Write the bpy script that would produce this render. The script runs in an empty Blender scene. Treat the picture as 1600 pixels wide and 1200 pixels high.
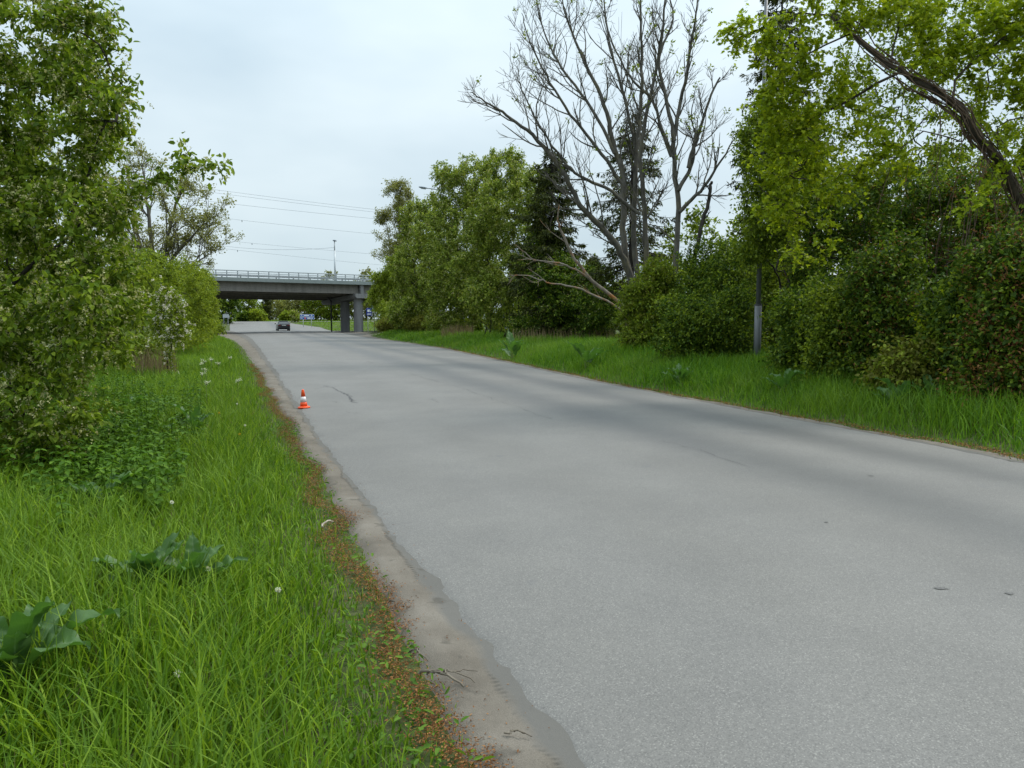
import bpy, math, random
import numpy as np
from mathutils import Vector, Matrix

# ------------------------------------------------------------------ camera, world, sun, exposure
scene = bpy.context.scene
F_PX, CAM_H, PITCH = 1230.0, 1.65, math.atan(102 / 1230.0)
cam_data = bpy.data.cameras.new('camera')
cam_data.sensor_width = 36.0
cam_data.lens = 36.0 * F_PX / 1600.0
cam_data.clip_start = 0.05
cam_data.clip_end = 3000
cam = bpy.data.objects.new('camera', cam_data)
scene.collection.objects.link(cam)
cam.location = (0, 0, CAM_H)
cam.rotation_euler = (math.radians(90) - PITCH, 0, 0)
scene.camera = cam

SUN_EL, SUN_AZ = math.radians(50), math.radians(62)      # azimuth clockwise from +Y
world = bpy.data.worlds.new('World')
scene.world = world
world.use_nodes = True
wn, wl = world.node_tree.nodes, world.node_tree.links
wn.clear()
w_out = wn.new('ShaderNodeOutputWorld')
w_sky = wn.new('ShaderNodeTexSky')
w_sky.sky_type = 'NISHITA'
w_sky.sun_disc = False
w_sky.sun_elevation = SUN_EL
w_sky.sun_rotation = SUN_AZ
w_bg1 = wn.new('ShaderNodeBackground')
w_bg1.inputs['Strength'].default_value = 0.1
wl.new(w_sky.outputs[0], w_bg1.inputs['Color'])
# an overcast deck of cloud: brighter overhead, softly mottled
w_geo = wn.new('ShaderNodeTexCoord')
w_sep = wn.new('ShaderNodeSeparateXYZ')
wl.new(w_geo.outputs['Generated'], w_sep.inputs[0])
w_abs = wn.new('ShaderNodeMath'); w_abs.operation = 'MAXIMUM'; w_abs.inputs[1].default_value = 0.0
wl.new(w_sep.outputs['Z'], w_abs.inputs[0])
w_sq = wn.new('ShaderNodeMath'); w_sq.operation = 'POWER'; w_sq.inputs[1].default_value = 2.0
wl.new(w_abs.outputs[0], w_sq.inputs[0])
w_mul = wn.new('ShaderNodeMath'); w_mul.operation = 'MULTIPLY_ADD'
w_mul.inputs[1].default_value = 2.3; w_mul.inputs[2].default_value = 1.0
wl.new(w_sq.outputs[0], w_mul.inputs[0])
w_map = wn.new('ShaderNodeMapping'); w_map.inputs['Scale'].default_value = (1, 1, 2.6)
wl.new(w_geo.outputs['Generated'], w_map.inputs[0])
w_noise = wn.new('ShaderNodeTexNoise')
w_noise.inputs['Scale'].default_value = 2.2; w_noise.inputs['Detail'].default_value = 4; w_noise.inputs['Roughness'].default_value = 0.5
wl.new(w_map.outputs[0], w_noise.inputs['Vector'])
w_ramp = wn.new('ShaderNodeValToRGB')
w_ramp.color_ramp.elements[0].position = 0.3; w_ramp.color_ramp.elements[0].color = (0.335, 0.415, 0.465, 1)
w_ramp.color_ramp.elements[1].position = 0.72; w_ramp.color_ramp.elements[1].color = (0.50, 0.57, 0.595, 1)
wl.new(w_noise.outputs['Fac'], w_ramp.inputs[0])
w_bg2 = wn.new('ShaderNodeBackground')
wl.new(w_ramp.outputs[0], w_bg2.inputs['Color'])
wl.new(w_mul.outputs[0], w_bg2.inputs['Strength'])
w_mix = wn.new('ShaderNodeMixShader'); w_mix.inputs[0].default_value = 0.9
wl.new(w_bg1.outputs[0], w_mix.inputs[1]); wl.new(w_bg2.outputs[0], w_mix.inputs[2])
wl.new(w_mix.outputs[0], w_out.inputs['Surface'])

sun_d = bpy.data.lights.new('sun', 'SUN')
sun_d.energy = 1.5
sun_d.angle = math.radians(14)
sun_d.color = (1.0, 0.95, 0.87)
sun = bpy.data.objects.new('sun', sun_d)
scene.collection.objects.link(sun)
sdir = Vector((math.sin(SUN_AZ) * math.cos(SUN_EL), math.cos(SUN_AZ) * math.cos(SUN_EL), math.sin(SUN_EL)))
sun.rotation_euler = sdir.to_track_quat('Z', 'Y').to_euler()
sun.location = (0, 0, 60)

scene.view_settings.view_transform = 'Standard'
scene.view_settings.look = 'None'
scene.view_settings.gamma = 1.0
scene.view_settings.exposure = 0.68
scene.view_settings.use_curve_mapping = False
scene.render.engine = 'CYCLES'
scene.cycles.max_bounces = 5
scene.cycles.diffuse_bounces = 2
scene.cycles.glossy_bounces = 2
scene.cycles.transmission_bounces = 4
scene.cycles.transparent_max_bounces = 4
scene.cycles.use_denoising = True
scene.cycles.caustics_reflective = False
scene.cycles.caustics_refractive = False

# ------------------------------------------------------------------ helpers
col = scene.collection
RNG = np.random.default_rng(7)
rnd = random.Random(11)
CP, SP = math.cos(PITCH), math.sin(PITCH)


def ray(px, py):
    u, v = (px - 800) / F_PX, (600 - py) / F_PX
    return np.array([u, CP + v * SP, -SP + v * CP])


def at(px, py, Y):
    """the point at forward distance Y seen at a pixel of the 1600x1200 photograph"""
    d = ray(px, py)
    return np.array([0, 0, CAM_H]) + d * (Y / d[1])


def smooth(a, b, x):
    t = np.clip((x - a) / (b - a), 0, 1)
    return t * t * (3 - 2 * t)


TH = math.radians(19.0)                       # the road runs 19 degrees left of the view axis
RD = np.array([-math.sin(TH), math.cos(TH)])
RN = np.array([math.cos(TH), math.sin(TH)])


def st(x, y):
    return x * RD[0] + y * RD[1], x * RN[0] + y * RN[1]


def xy(s, t):
    return s * RD[0] + t * RN[0], s * RD[1] + t * RN[1]


T_L_S = np.array([-30, 0, 3, 8, 13, 26, 50, 68, 84, 100, 115, 140, 158, 172, 200])
T_L_V = np.array([1.2, 1.2, 1.18, 1.06, 1.02, 1.05, 1.0, 0.9, 0.5, -.3, -1.3, -1.6, -1.8, -2.5, -6.0])
T_R_S = np.array([-30, 0, 6, 18, 28, 42, 55, 66, 74, 84, 95, 112, 132, 145, 156, 200])
T_R_V = np.array([8.3, 8.35, 8.40, 8.65, 9.4, 10.4, 10.6, 10.4, 10.4, 10.8, 11.1, 11.8, 12.3, 10.7, 9.4, 9.0])


def tl(s):
    return np.interp(s, T_L_S, T_L_V)


def tr(s):
    return np.interp(s, T_R_S, T_R_V)


def ghill(x, y):
    return smooth(108, 175, y) * 1.05


def gz(x, y):
    """height of the ground"""
    s, t = st(x, y)
    z = ghill(x, y)
    z = z + 0.42 * smooth(0.2, 4.2, t - tr(s)) * (1 - smooth(78, 92, s))
    z = z + 0.05 * np.sin(x * 1.3 + 0.4 * y) * np.sin(y * 0.9) * smooth(0.4, 2.0, np.maximum(t - tr(s), tl(s) - t - .3))
    z = z - 0.02 * smooth(-0.5, 0.4, np.minimum(t - tl(s), tr(s) - t))
    return z


def ground_hit(px, py):
    d = ray(px, py)
    Y = 1.5
    while Y < 600:
        p = np.array([0, 0, CAM_H]) + d * (Y / d[1])
        if p[2] <= gz(p[0], p[1]):
            return p
        Y *= 1.004
    return p


def tag(o, label=None, cat=None, group=None, kind=None):
    if label: o['label'] = label
    if cat: o['category'] = cat
    if group: o['group'] = group
    if kind: o['kind'] = kind
    return o


def empty(name, loc=(0, 0, 0), rz=0.0, parent=None):
    o = bpy.data.objects.new(name, None)
    col.objects.link(o)
    o.location = loc
    o.rotation_euler = (0, 0, rz)
    o.empty_display_size = 0.2
    if parent: o.parent = parent
    return o


def link(name, me, mat, parent=None, loc=None):
    o = bpy.data.objects.new(name, me)
    col.objects.link(o)
    if mat is not None and len(me.materials) == 0:
        me.materials.append(mat)
    if parent is not None:
        o.parent = parent
    if loc is not None:
        o.location = loc
    return o


def np_mesh(name, verts, faces, smooth_shade=False, uv=None):
    """faces: an (n,k) int array, or a list of such arrays"""
    if not isinstance(faces, list):
        faces = [faces]
    me = bpy.data.meshes.new(name)
    verts = np.asarray(verts, dtype=np.float32).reshape(-1, 3)
    me.vertices.add(len(verts))
    me.vertices.foreach_set('co', verts.ravel())
    loops = np.concatenate([f.ravel() for f in faces]).astype(np.int32)
    sizes = np.concatenate([np.full(len(f), f.shape[1], np.int32) for f in faces])
    starts = np.concatenate([[0], np.cumsum(sizes)[:-1]]).astype(np.int32)
    me.loops.add(len(loops))
    me.loops.foreach_set('vertex_index', loops)
    me.polygons.add(len(sizes))
    me.polygons.foreach_set('loop_start', starts)
    me.polygons.foreach_set('loop_total', sizes)
    if smooth_shade:
        me.polygons.foreach_set('use_smooth', np.ones(len(sizes), dtype=bool))
    if uv is not None:
        layer = me.uv_layers.new(name='UVMap')
        layer.data.foreach_set('uv', np.asarray(uv, np.float32)[loops].ravel())
    me.update(calc_edges=True)
    me.validate()
    return me


class MB:
    """collects simple shapes into one mesh"""

    def __init__(self):
        self.v, self.f = [], []

    def box(self, c, size, rz=0.0, rot=None):
        hx, hy, hz = size[0] / 2, size[1] / 2, size[2] / 2
        m = rot if rot is not None else Matrix.Rotation(rz, 3, 'Z')
        b = len(self.v)
        for sx, sy, sz in ((-1, -1, -1), (1, -1, -1), (1, 1, -1), (-1, 1, -1), (-1, -1, 1), (1, -1, 1), (1, 1, 1), (-1, 1, 1)):
            self.v.append(tuple(Vector(c) + m @ Vector((sx * hx, sy * hy, sz * hz))))
        for q in ((0, 3, 2, 1), (4, 5, 6, 7), (0, 1, 5, 4), (1, 2, 6, 5), (2, 3, 7, 6), (3, 0, 4, 7)):
            self.f.append(tuple(b + i for i in q))
        return self

    def tube(self, pts, radii, n=8, cap=True):
        pts = [Vector(p) for p in pts]
        b0 = len(self.v)
        for i, p in enumerate(pts):
            d = (pts[min(i + 1, len(pts) - 1)] - pts[max(i - 1, 0)]).normalized()
            a = d.cross(Vector((0.13, 0.21, 1)) if abs(d.z) < 0.9 else Vector((1, 0.1, 0))).normalized()
            c = d.cross(a)
            r = radii[i] if hasattr(radii, '__len__') else radii
            for k in range(n):
                t = 2 * math.pi * k / n
                self.v.append(tuple(p + a * math.cos(t) * r + c * math.sin(t) * r))
        for i in range(len(pts) - 1):
            for k in range(n):
                k2 = (k + 1) % n
                self.f.append((b0 + i * n + k, b0 + i * n + k2, b0 + (i + 1) * n + k2, b0 + (i + 1) * n + k))
        if cap:
            self.f.append(tuple(b0 + k for k in range(n))[::-1])
            self.f.append(tuple(b0 + (len(pts) - 1) * n + k for k in range(n)))
        return self

    def prism(self, poly, a, b, axis='y'):
        """extrude a 2D polygon between a and b; axis y: poly is (x,z)"""
        n, b0 = len(poly), len(self.v)
        for w in (a, b):
            for p in poly:
                self.v.append((p[0], w, p[1]) if axis == 'y' else ((w, p[0], p[1]) if axis == 'x' else (p[0], p[1], w)))
        self.f.append(tuple(b0 + i for i in range(n)))
        self.f.append(tuple(b0 + n + i for i in range(n))[::-1])
        for i in range(n):
            j = (i + 1) % n
            self.f.append((b0 + j, b0 + i, b0 + n + i, b0 + n + j))
        return self

    def mesh(self, name, smooth_shade=False, bevel=0.0):
        me = bpy.data.meshes.new(name)
        me.from_pydata(self.v, [], self.f)
        if bevel > 0:
            import bmesh
            bm = bmesh.new(); bm.from_mesh(me)
            bmesh.ops.recalc_face_normals(bm, faces=bm.faces)
            bmesh.ops.bevel(bm, geom=list(bm.edges), offset=bevel, segments=2, affect='EDGES', profile=0.6)
            bm.to_mesh(me); bm.free()
        if smooth_shade:
            for p in me.polygons: p.use_smooth = True
        me.update()
        return me

    def build(self, name, mat, parent=None, loc=None, smooth_shade=False, bevel=0.0):
        return link(name, self.mesh(name, smooth_shade, bevel), mat, parent, loc)


# ------------------------------------------------------------------ materials
def new_mat(name):
    m = bpy.data.materials.new(name)
    m.use_nodes = True
    nt = m.node_tree
    for n in list(nt.nodes):
        nt.nodes.remove(n)
    out = nt.nodes.new('ShaderNodeOutputMaterial')
    return m, nt.nodes, nt.links, out


def mixrgb(N, L, fac, a, b, blend='MIX'):
    m = N.new('ShaderNodeMix')
    m.data_type = 'RGBA'
    m.blend_type = blend
    for sock, val in ((m.inputs[0], fac), (m.inputs[6], a), (m.inputs[7], b)):
        if isinstance(val, (int, float)):
            sock.default_value = val
        elif isinstance(val, tuple):
            sock.default_value = (*val, 1) if len(val) == 3 else val
        else:
            L.new(val, sock)
    return m.outputs[2]


def ramp(N, L, src, stops):
    r = N.new('ShaderNodeValToRGB')
    e = r.color_ramp.elements
    while len(e) < len(stops):
        e.new(0.5)
    for k, (p, c) in enumerate(stops):
        e[k].position = p
        e[k].color = (*c, 1) if len(c) == 3 else c
    L.new(src, r.inputs[0])
    return r.outputs[0]


def noise(N, L, vec, scale, detail=3, rough=0.55, dist=0.0):
    n = N.new('ShaderNodeTexNoise')
    n.inputs['Scale'].default_value = scale
    n.inputs['Detail'].default_value = detail
    n.inputs['Roughness'].default_value = rough
    n.inputs['Distortion'].default_value = dist
    if vec is not None:
        L.new(vec, n.inputs['Vector'])
    return n.outputs['Fac']


def math_node(N, L, op, a, b=None, c=None, clamp=False):
    m = N.new('ShaderNodeMath')
    m.operation = op
    m.use_clamp = clamp
    for i, v in enumerate((a, b, c)):
        if v is None: continue
        if isinstance(v, (int, float)): m.inputs[i].default_value = v
        else: L.new(v, m.inputs[i])
    return m.outputs[0]


def bump(N, L, height, strength, distance, normal=None):
    b = N.new('ShaderNodeBump')
    b.inputs['Strength'].default_value = strength
    b.inputs['Distance'].default_value = distance
    L.new(height, b.inputs['Height'])
    if normal is not None: L.new(normal, b.inputs['Normal'])
    return b.outputs[0]


def principled(N, L, out, color, rough=0.8, spec=0.3, normal=None, metallic=0.0):
    p = N.new('ShaderNodeBsdfPrincipled')
    if isinstance(color, tuple): p.inputs['Base Color'].default_value = (*color, 1)
    else: L.new(color, p.inputs['Base Color'])
    if isinstance(rough, (int, float)): p.inputs['Roughness'].default_value = rough
    else: L.new(rough, p.inputs['Roughness'])
    p.inputs['Specular IOR Level'].default_value = spec
    p.inputs['Metallic'].default_value = metallic
    if normal is not None: L.new(normal, p.inputs['Normal'])
    if out is not None: L.new(p.outputs[0], out.inputs['Surface'])
    return p


def leaf_mat(name, c0, c1, c2=None, trans=0.35, rough=0.55, spec=0.14, patch=0.0, patch_scale=0.6, patch_col=None):
    """leaves: each one a slightly different green, light passing through"""
    m, N, L, out = new_mat(name)
    g = N.new('ShaderNodeNewGeometry')
    warm = (1.2, 1.04, 0.78) if c1[1] > c1[0] * 1.15 else (1, 1, 1)      # spring foliage is yellowish
    stops = [(p_, tuple(a_ * b_ for a_, b_ in zip(c_, warm))) for p_, c_ in ((0.0, c0), (0.55, c1), (1.0, c2 if c2 else c1))]
    c = ramp(N, L, g.outputs['Random Per Island'], stops)
    if patch > 0:
        f = noise(N, L, g.outputs['Position'], patch_scale, 2)
        f = ramp(N, L, f, [(0.42, (0, 0, 0)), (0.62, (patch,) * 3)])
        c = mixrgb(N, L, f, c, patch_col)
    p = principled(N, L, None, c, rough, spec)
    t = N.new('ShaderNodeBsdfTranslucent')
    tc = mixrgb(N, L, 1.0, c, (1.0, 1.0, 0.55), 'MULTIPLY')
    hs = N.new('ShaderNodeHueSaturation')
    hs.inputs['Value'].default_value = 1.35
    L.new(tc, hs.inputs['Color'])
    L.new(hs.outputs[0], t.inputs['Color'])
    mx = N.new('ShaderNodeMixShader')
    mx.inputs[0].default_value = trans
    L.new(p.outputs[0], mx.inputs[1]); L.new(t.outputs[0], mx.inputs[2])
    L.new(mx.outputs[0], out.inputs['Surface'])
    return m


def bark_mat(name, c0, c1, scale=9.0, lichen=None, lichen_amt=0.5):
    m, N, L, out = new_mat(name)
    g = N.new('ShaderNodeNewGeometry')
    mp = N.new('ShaderNodeMapping')
    mp.inputs['Scale'].default_value = (1, 1, 0.3)
    L.new(g.outputs['Position'], mp.inputs[0])
    f = noise(N, L, mp.outputs[0], scale, 4, 0.65)
    c = ramp(N, L, f, [(0.3, c0), (0.7, c1)])
    if lichen:
        f2 = ramp(N, L, noise(N, L, g.outputs['Position'], 2.3, 4, 0.7), [(0.5, (0, 0, 0)), (0.66, (lichen_amt,) * 3)])
        c = mixrgb(N, L, f2, c, lichen)
    principled(N, L, out, c, 0.85, 0.2, bump(N, L, f, 0.6, 0.02))
    return m


def plain_mat(name, color, rough=0.6, spec=0.4, metallic=0.0, var=0.12, scale=3.0):
    m, N, L, out = new_mat(name)
    tc = N.new('ShaderNodeTexCoord')
    f = noise(N, L, tc.outputs['Object'], scale, 5, 0.65)
    c = ramp(N, L, f, [(0.3, tuple(max(0, k * (1 - var)) for k in color)), (0.7, tuple(min(1, k * (1 + var)) for k in color))])
    principled(N, L, out, c, rough, spec, None, metallic)
    return m


# ground under the grass
def ground_material():
    m, N, L, out = new_mat('verge_soil')
    g = N.new('ShaderNodeNewGeometry')
    f = noise(N, L, g.outputs['Position'], 0.35, 6, 0.65)
    c = ramp(N, L, f, [(0.3, (0.045, 0.05, 0.02)), (0.5, (0.06, 0.10, 0.022)), (0.7, (0.085, 0.14, 0.03))])
    f2 = noise(N, L, g.outputs['Position'], 14, 5, 0.7)
    c = mixrgb(N, L, 0.55, c, ramp(N, L, f2, [(0.35, (0.02, 0.022, 0.012)), (0.65, (0.12, 0.11, 0.06))]))
    principled(N, L, out, c, 0.95, 0.1, bump(N, L, f2, 0.8, 0.03))
    return m


def asphalt_material():
    m, N, L, out = new_mat('worn_asphalt')
    uv = N.new('ShaderNodeUVMap'); uv.uv_map = 'UVMap'
    sp = N.new('ShaderNodeSeparateXYZ')
    L.new(uv.outputs[0], sp.inputs[0])
    g = N.new('ShaderNodeNewGeometry')
    pos = g.outputs['Position']
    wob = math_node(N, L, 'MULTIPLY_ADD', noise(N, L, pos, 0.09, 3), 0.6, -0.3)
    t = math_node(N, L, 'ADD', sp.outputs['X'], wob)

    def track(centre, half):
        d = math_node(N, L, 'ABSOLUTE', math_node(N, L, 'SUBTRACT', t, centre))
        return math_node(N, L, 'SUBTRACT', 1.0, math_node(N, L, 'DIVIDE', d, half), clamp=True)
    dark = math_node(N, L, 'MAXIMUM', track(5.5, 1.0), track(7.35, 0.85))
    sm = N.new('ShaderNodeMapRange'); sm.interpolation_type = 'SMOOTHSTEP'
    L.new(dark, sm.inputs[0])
    light = math_node(N, L, 'MAXIMUM', track(2.2, 0.6), track(3.8, 0.7))
    base = ramp(N, L, noise(N, L, pos, 0.28, 5, 0.6), [(0.3, (0.137, 0.1295, 0.119)), (0.7, (0.160, 0.1515, 0.140))])
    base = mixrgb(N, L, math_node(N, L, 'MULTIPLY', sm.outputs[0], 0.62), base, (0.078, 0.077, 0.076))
    base = mixrgb(N, L, math_node(N, L, 'MULTIPLY', light, 0.25), base, (0.176, 0.168, 0.158))
    # stones of the surface
    v = N.new('ShaderNodeTexVoronoi'); v.feature = 'F1'; v.inputs['Scale'].default_value = 165
    L.new(pos, v.inputs['Vector'])
    stone = N.new('ShaderNodeRGBToBW'); L.new(v.outputs['Color'], stone.inputs[0])
    sc = ramp(N, L, stone.outputs[0], [(0.0, (0.66, 0.66, 0.67)), (0.45, (0.96, 0.96, 0.96)), (0.76, (1.07, 1.07, 1.07)), (0.88, (1.45, 1.45, 1.43))])
    base = mixrgb(N, L, 1.0, base, sc, 'MULTIPLY')
    # small dark stains
    st_f = ramp(N, L, noise(N, L, pos, 1.7, 3, 0.5, 0.6), [(0.69, (0, 0, 0)), (0.75, (0.45,) * 3)])
    blot = ramp(N, L, noise(N, L, pos, 0.75, 6, 0.7), [(0.38, (0.93, 0.93, 0.935)), (0.62, (1.05, 1.05, 1.045))])
    base = mixrgb(N, L, 1.0, base, blot, 'MULTIPLY')
    base = mixrgb(N, L, st_f, base, (0.10, 0.10, 0.105))
    # dust blown in from the shoulders
    h = math_node(N, L, 'ADD', math_node(N, L, 'MULTIPLY', v.outputs['Distance'], -1.0), math_node(N, L, 'MULTIPLY', noise(N, L, pos, 260, 2), 0.35))
    nrm = bump(N, L, h, 0.4, 0.003)
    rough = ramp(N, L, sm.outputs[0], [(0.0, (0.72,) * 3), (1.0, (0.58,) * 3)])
    principled(N, L, out, base, rough, 0.4, nrm)
    return m


def sand_material():
    m, N, L, out = new_mat('shoulder_sand')
    uv = N.new('ShaderNodeUVMap'); uv.uv_map = 'UVMap'
    sp = N.new('ShaderNodeSeparateXYZ')
    L.new(uv.outputs[0], sp.inputs[0])
    g = N.new('ShaderNodeNewGeometry')
    pos = g.outputs['Position']
    f = noise(N, L, pos, 1.6, 5, 0.65)
    c = ramp(N, L, f, [(0.3, (0.12, 0.104, 0.085)), (0.55, (0.175, 0.154, 0.128)), (0.75, (0.22, 0.197, 0.167))])
    gr = noise(N, L, pos, 160, 3, 0.7)
    c = mixrgb(N, L, 0.5, c, ramp(N, L, gr, [(0.3, (0.5, 0.5, 0.5)), (0.7, (1.25, 1.22, 1.2))]), 'MULTIPLY')
    # damp silt beside the asphalt
    w = math_node(N, L, 'ADD', sp.outputs['X'], math_node(N, L, 'MULTIPLY_ADD', noise(N, L, pos, 2.2, 4), 0.5, -0.25))
    damp = ramp(N, L, w, [(0.62, (0, 0, 0)), (0.75, (0.8,) * 3)])
    c = mixrgb(N, L, damp, c, (0.12, 0.116, 0.108))
    # tyre tread pressed into the silt
    wv = N.new('ShaderNodeTexWave'); wv.wave_type = 'BANDS'; wv.bands_direction = 'Y'
    wv.inputs['Scale'].default_value = 9.0; wv.inputs['Distortion'].default_value = 2.0; wv.inputs['Detail'].default_value = 1
    L.new(uv.outputs[0], wv.inputs['Vector'])
    band = math_node(N, L, 'ABSOLUTE', math_node(N, L, 'SUBTRACT', w, 0.66))
    band = math_node(N, L, 'SUBTRACT', 1.0, math_node(N, L, 'DIVIDE', band, 0.06), clamp=True)
    gate = ramp(N, L, noise(N, L, pos, 0.7, 2), [(0.46, (0, 0, 0)), (0.56, (1, 1, 1))])
    tread = math_node(N, L, 'MULTIPLY', math_node(N, L, 'MULTIPLY', band, wv.outputs['Fac']), gate)
    c = mixrgb(N, L, math_node(N, L, 'MULTIPLY', tread, 0.8), c, (0.05, 0.047, 0.042))
    prints = ramp(N, L, noise(N, L, pos, 5.5, 3, 0.5, 0.4), [(0.64, (0, 0, 0)), (0.70, (0.6,) * 3)])
    c = mixrgb(N, L, prints, c, (0.08, 0.072, 0.06))
    hgt = math_node(N, L, 'ADD', f, math_node(N, L, 'SUBTRACT', math_node(N, L, 'MULTIPLY', gr, 0.25), math_node(N, L, 'MULTIPLY', tread, 0.5)))
    principled(N, L, out, c, 0.95, 0.1, bump(N, L, hgt, 0.8, 0.02))
    return m


def concrete_material(name, base, streak=0.5):
    m, N, L, out = new_mat(name)
    g = N.new('ShaderNodeNewGeometry')
    mp = N.new('ShaderNodeMapping'); mp.inputs['Scale'].default_value = (1.6, 1.6, 0.18)
    L.new(g.outputs['Position'], mp.inputs[0])
    f = noise(N, L, mp.outputs[0], 1.2, 6, 0.65)
    k = tuple(x * (1 - streak * 0.55) for x in base)
    c = ramp(N, L, f, [(0.32, k), (0.62, base)])
    f2 = noise(N, L, g.outputs['Position'], 9, 5, 0.7)
    c = mixrgb(N, L, 0.35, c, ramp(N, L, f2, [(0.3, tuple(x * 0.6 for x in base)), (0.7, tuple(x * 1.2 for x in base))]))
    principled(N, L, out, c, 0.9, 0.2, bump(N, L, f2, 0.3, 0.02))
    return m


M = {}
M['soil'] = ground_material()
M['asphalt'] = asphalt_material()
M['sand'] = sand_material()
M['stain'] = plain_mat('oil_stain', (0.112, 0.108, 0.102), 0.7, 0.3, 0, .3, 40)
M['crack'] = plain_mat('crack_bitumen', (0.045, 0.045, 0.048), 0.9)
M['concrete'] = concrete_material('girder_concrete', (0.22, 0.205, 0.186), 0.85)
M['concrete_col'] = concrete_material('column_concrete', (0.23, 0.23, 0.232), 0.9)
M['cornice'] = concrete_material('cornice_paint', (0.24, 0.275, 0.27), 0.25)
M['galv'] = plain_mat('galvanised_steel', (0.42, 0.45, 0.47), 0.45, 0.5, 0.35)
M['pole'] = plain_mat('grey_pole_paint', (0.125, 0.132, 0.14), 0.5, 0.4)
M['lamp'] = plain_mat('lamp_housing', (0.19, 0.22, 0.26), 0.5)
M['lamp_glass'] = plain_mat('lamp_glass', (0.4, 0.42, 0.42), 0.25)
M['black'] = plain_mat('black_rubber', (0.02, 0.02, 0.021), 0.7)
M['dark_metal'] = plain_mat('dark_pipe', (0.05, 0.05, 0.055), 0.6)
M['orange'] = plain_mat('cone_orange', (0.80, 0.085, 0.014), 0.5, 0.4, 0, 0.22, 16)
M['cone_white'] = plain_mat('cone_reflective_white', (0.66, 0.62, 0.62), 0.4, 0.5, 0, 0.16, 18)
M['car'] = plain_mat('car_paint', (0.035, 0.038, 0.044), 0.25, 0.6, 0.2, 0.05)
M['car_trim'] = plain_mat('car_plastic', (0.02, 0.02, 0.022), 0.6)
M['car_glass'] = plain_mat('car_glass', (0.012, 0.014, 0.016), 0.08, 0.6)
M['tail'] = plain_mat('tail_lens', (0.16, 0.012, 0.01), 0.25, 0.6)
M['plate'] = plain_mat('number_plate', (0.7, 0.7, 0.68), 0.5)
M['rim'] = plain_mat('wheel_rim', (0.35, 0.36, 0.37), 0.35, 0.5, 0.7)
M['sign_blue'] = plain_mat('sign_blue', (0.012, 0.085, 0.36), 0.45, 0.4, 0, 0.05)
M['sign_navy'] = plain_mat('sign_navy', (0.012, 0.03, 0.27), 0.45, 0.4, 0, 0.05)
M['sign_teal'] = plain_mat('sign_teal', (0.012, 0.10, 0.16), 0.45, 0.4, 0, 0.05)
M['sign_white'] = plain_mat('sign_white', (0.75, 0.78, 0.8), 0.45, 0.4, 0, 0.04)
M['sign_red'] = plain_mat('sign_red', (0.6, 0.10, 0.07), 0.45)
M['sign_back'] = plain_mat('sign_back', (0.40, 0.43, 0.45), 0.5, 0.4, 0.2)
M['wire'] = plain_mat('power_cable', (0.20, 0.22, 0.24), 0.6)
M['bark_dark'] = bark_mat('dark_bark', (0.018, 0.016, 0.014), (0.055, 0.048, 0.04))
M['bark_grey'] = bark_mat('ash_bark', (0.05, 0.046, 0.04), (0.14, 0.13, 0.11), 7, (0.15, 0.13, 0.05), 0.4)
M['bark_lichen'] = bark_mat('dead_limb_bark', (0.14, 0.115, 0.09), (0.31, 0.27, 0.22), 7, (0.34, 0.13, 0.02), 0.9)
M['bark_brown'] = bark_mat('maple_bark', (0.03, 0.025, 0.02), (0.10, 0.08, 0.062))
M['bark_birch'] = bark_mat('birch_bark', (0.12, 0.12, 0.11), (0.5, 0.49, 0.46), 5)
M['vine'] = bark_mat('vine_stem', (0.06, 0.04, 0.028), (0.17, 0.12, 0.085))
M['leaf_cherry'] = leaf_mat('bird_cherry_leaf', (0.05, 0.10, 0.015), (0.115, 0.20, 0.024), (0.21, 0.31, 0.036), 0.42)
M['leaf_cherry_far'] = leaf_mat('bird_cherry_leaf_far', (0.055, 0.105, 0.018), (0.145, 0.225, 0.042), (0.28, 0.36, 0.09), 0.38)
M['leaf_light'] = leaf_mat('young_willow_leaf', (0.09, 0.15, 0.02), (0.155, 0.235, 0.03), (0.23, 0.31, 0.045), 0.4)
M['leaf_grey'] = leaf_mat('poplar_leaf', (0.12, 0.155, 0.06), (0.18, 0.215, 0.085), (0.23, 0.26, 0.11), 0.35)
M['leaf_maple'] = leaf_mat('maple_leaf', (0.12, 0.20, 0.014), (0.20, 0.30, 0.02), (0.29, 0.38, 0.028), 0.45)
M['leaf_dark'] = leaf_mat('thicket_leaf', (0.022, 0.055, 0.010), (0.05, 0.105, 0.016), (0.16, 0.245, 0.03), 0.38)
M['leaf_olive'] = leaf_mat('hop_leaf', (0.10, 0.105, 0.02), (0.14, 0.15, 0.025), (0.19, 0.20, 0.035), 0.4)
M['leaf_brown'] = leaf_mat('dead_vine_leaf', (0.11, 0.05, 0.018), (0.17, 0.08, 0.028), (0.22, 0.12, 0.04), 0.3)
M['leaf_shrub'] = leaf_mat('shrub_leaf', (0.05, 0.095, 0.013), (0.12, 0.19, 0.022), (0.21, 0.30, 0.035), 0.40)
M['needle'] = leaf_mat('spruce_needle', (0.016, 0.028, 0.008), (0.038, 0.058, 0.013), (0.085, 0.11, 0.022), 0.15)
M['blossom'] = leaf_mat('bird_cherry_blossom', (0.30, 0.29, 0.12), (0.42, 0.41, 0.20), (0.56, 0.55, 0.33), 0.35, 0.8, 0.1)
M['petal'] = leaf_mat('apple_blossom', (0.62, 0.56, 0.55), (0.72, 0.68, 0.66), (0.8, 0.77, 0.75), 0.3, 0.8, 0.1)
M['grass'] = leaf_mat('grass_blade', (0.036, 0.098, 0.010), (0.092, 0.20, 0.016), (0.19, 0.32, 0.03), 0.36, 0.5, 0.14, 0.4, 0.5, (0.15, 0.245, 0.026))
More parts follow.
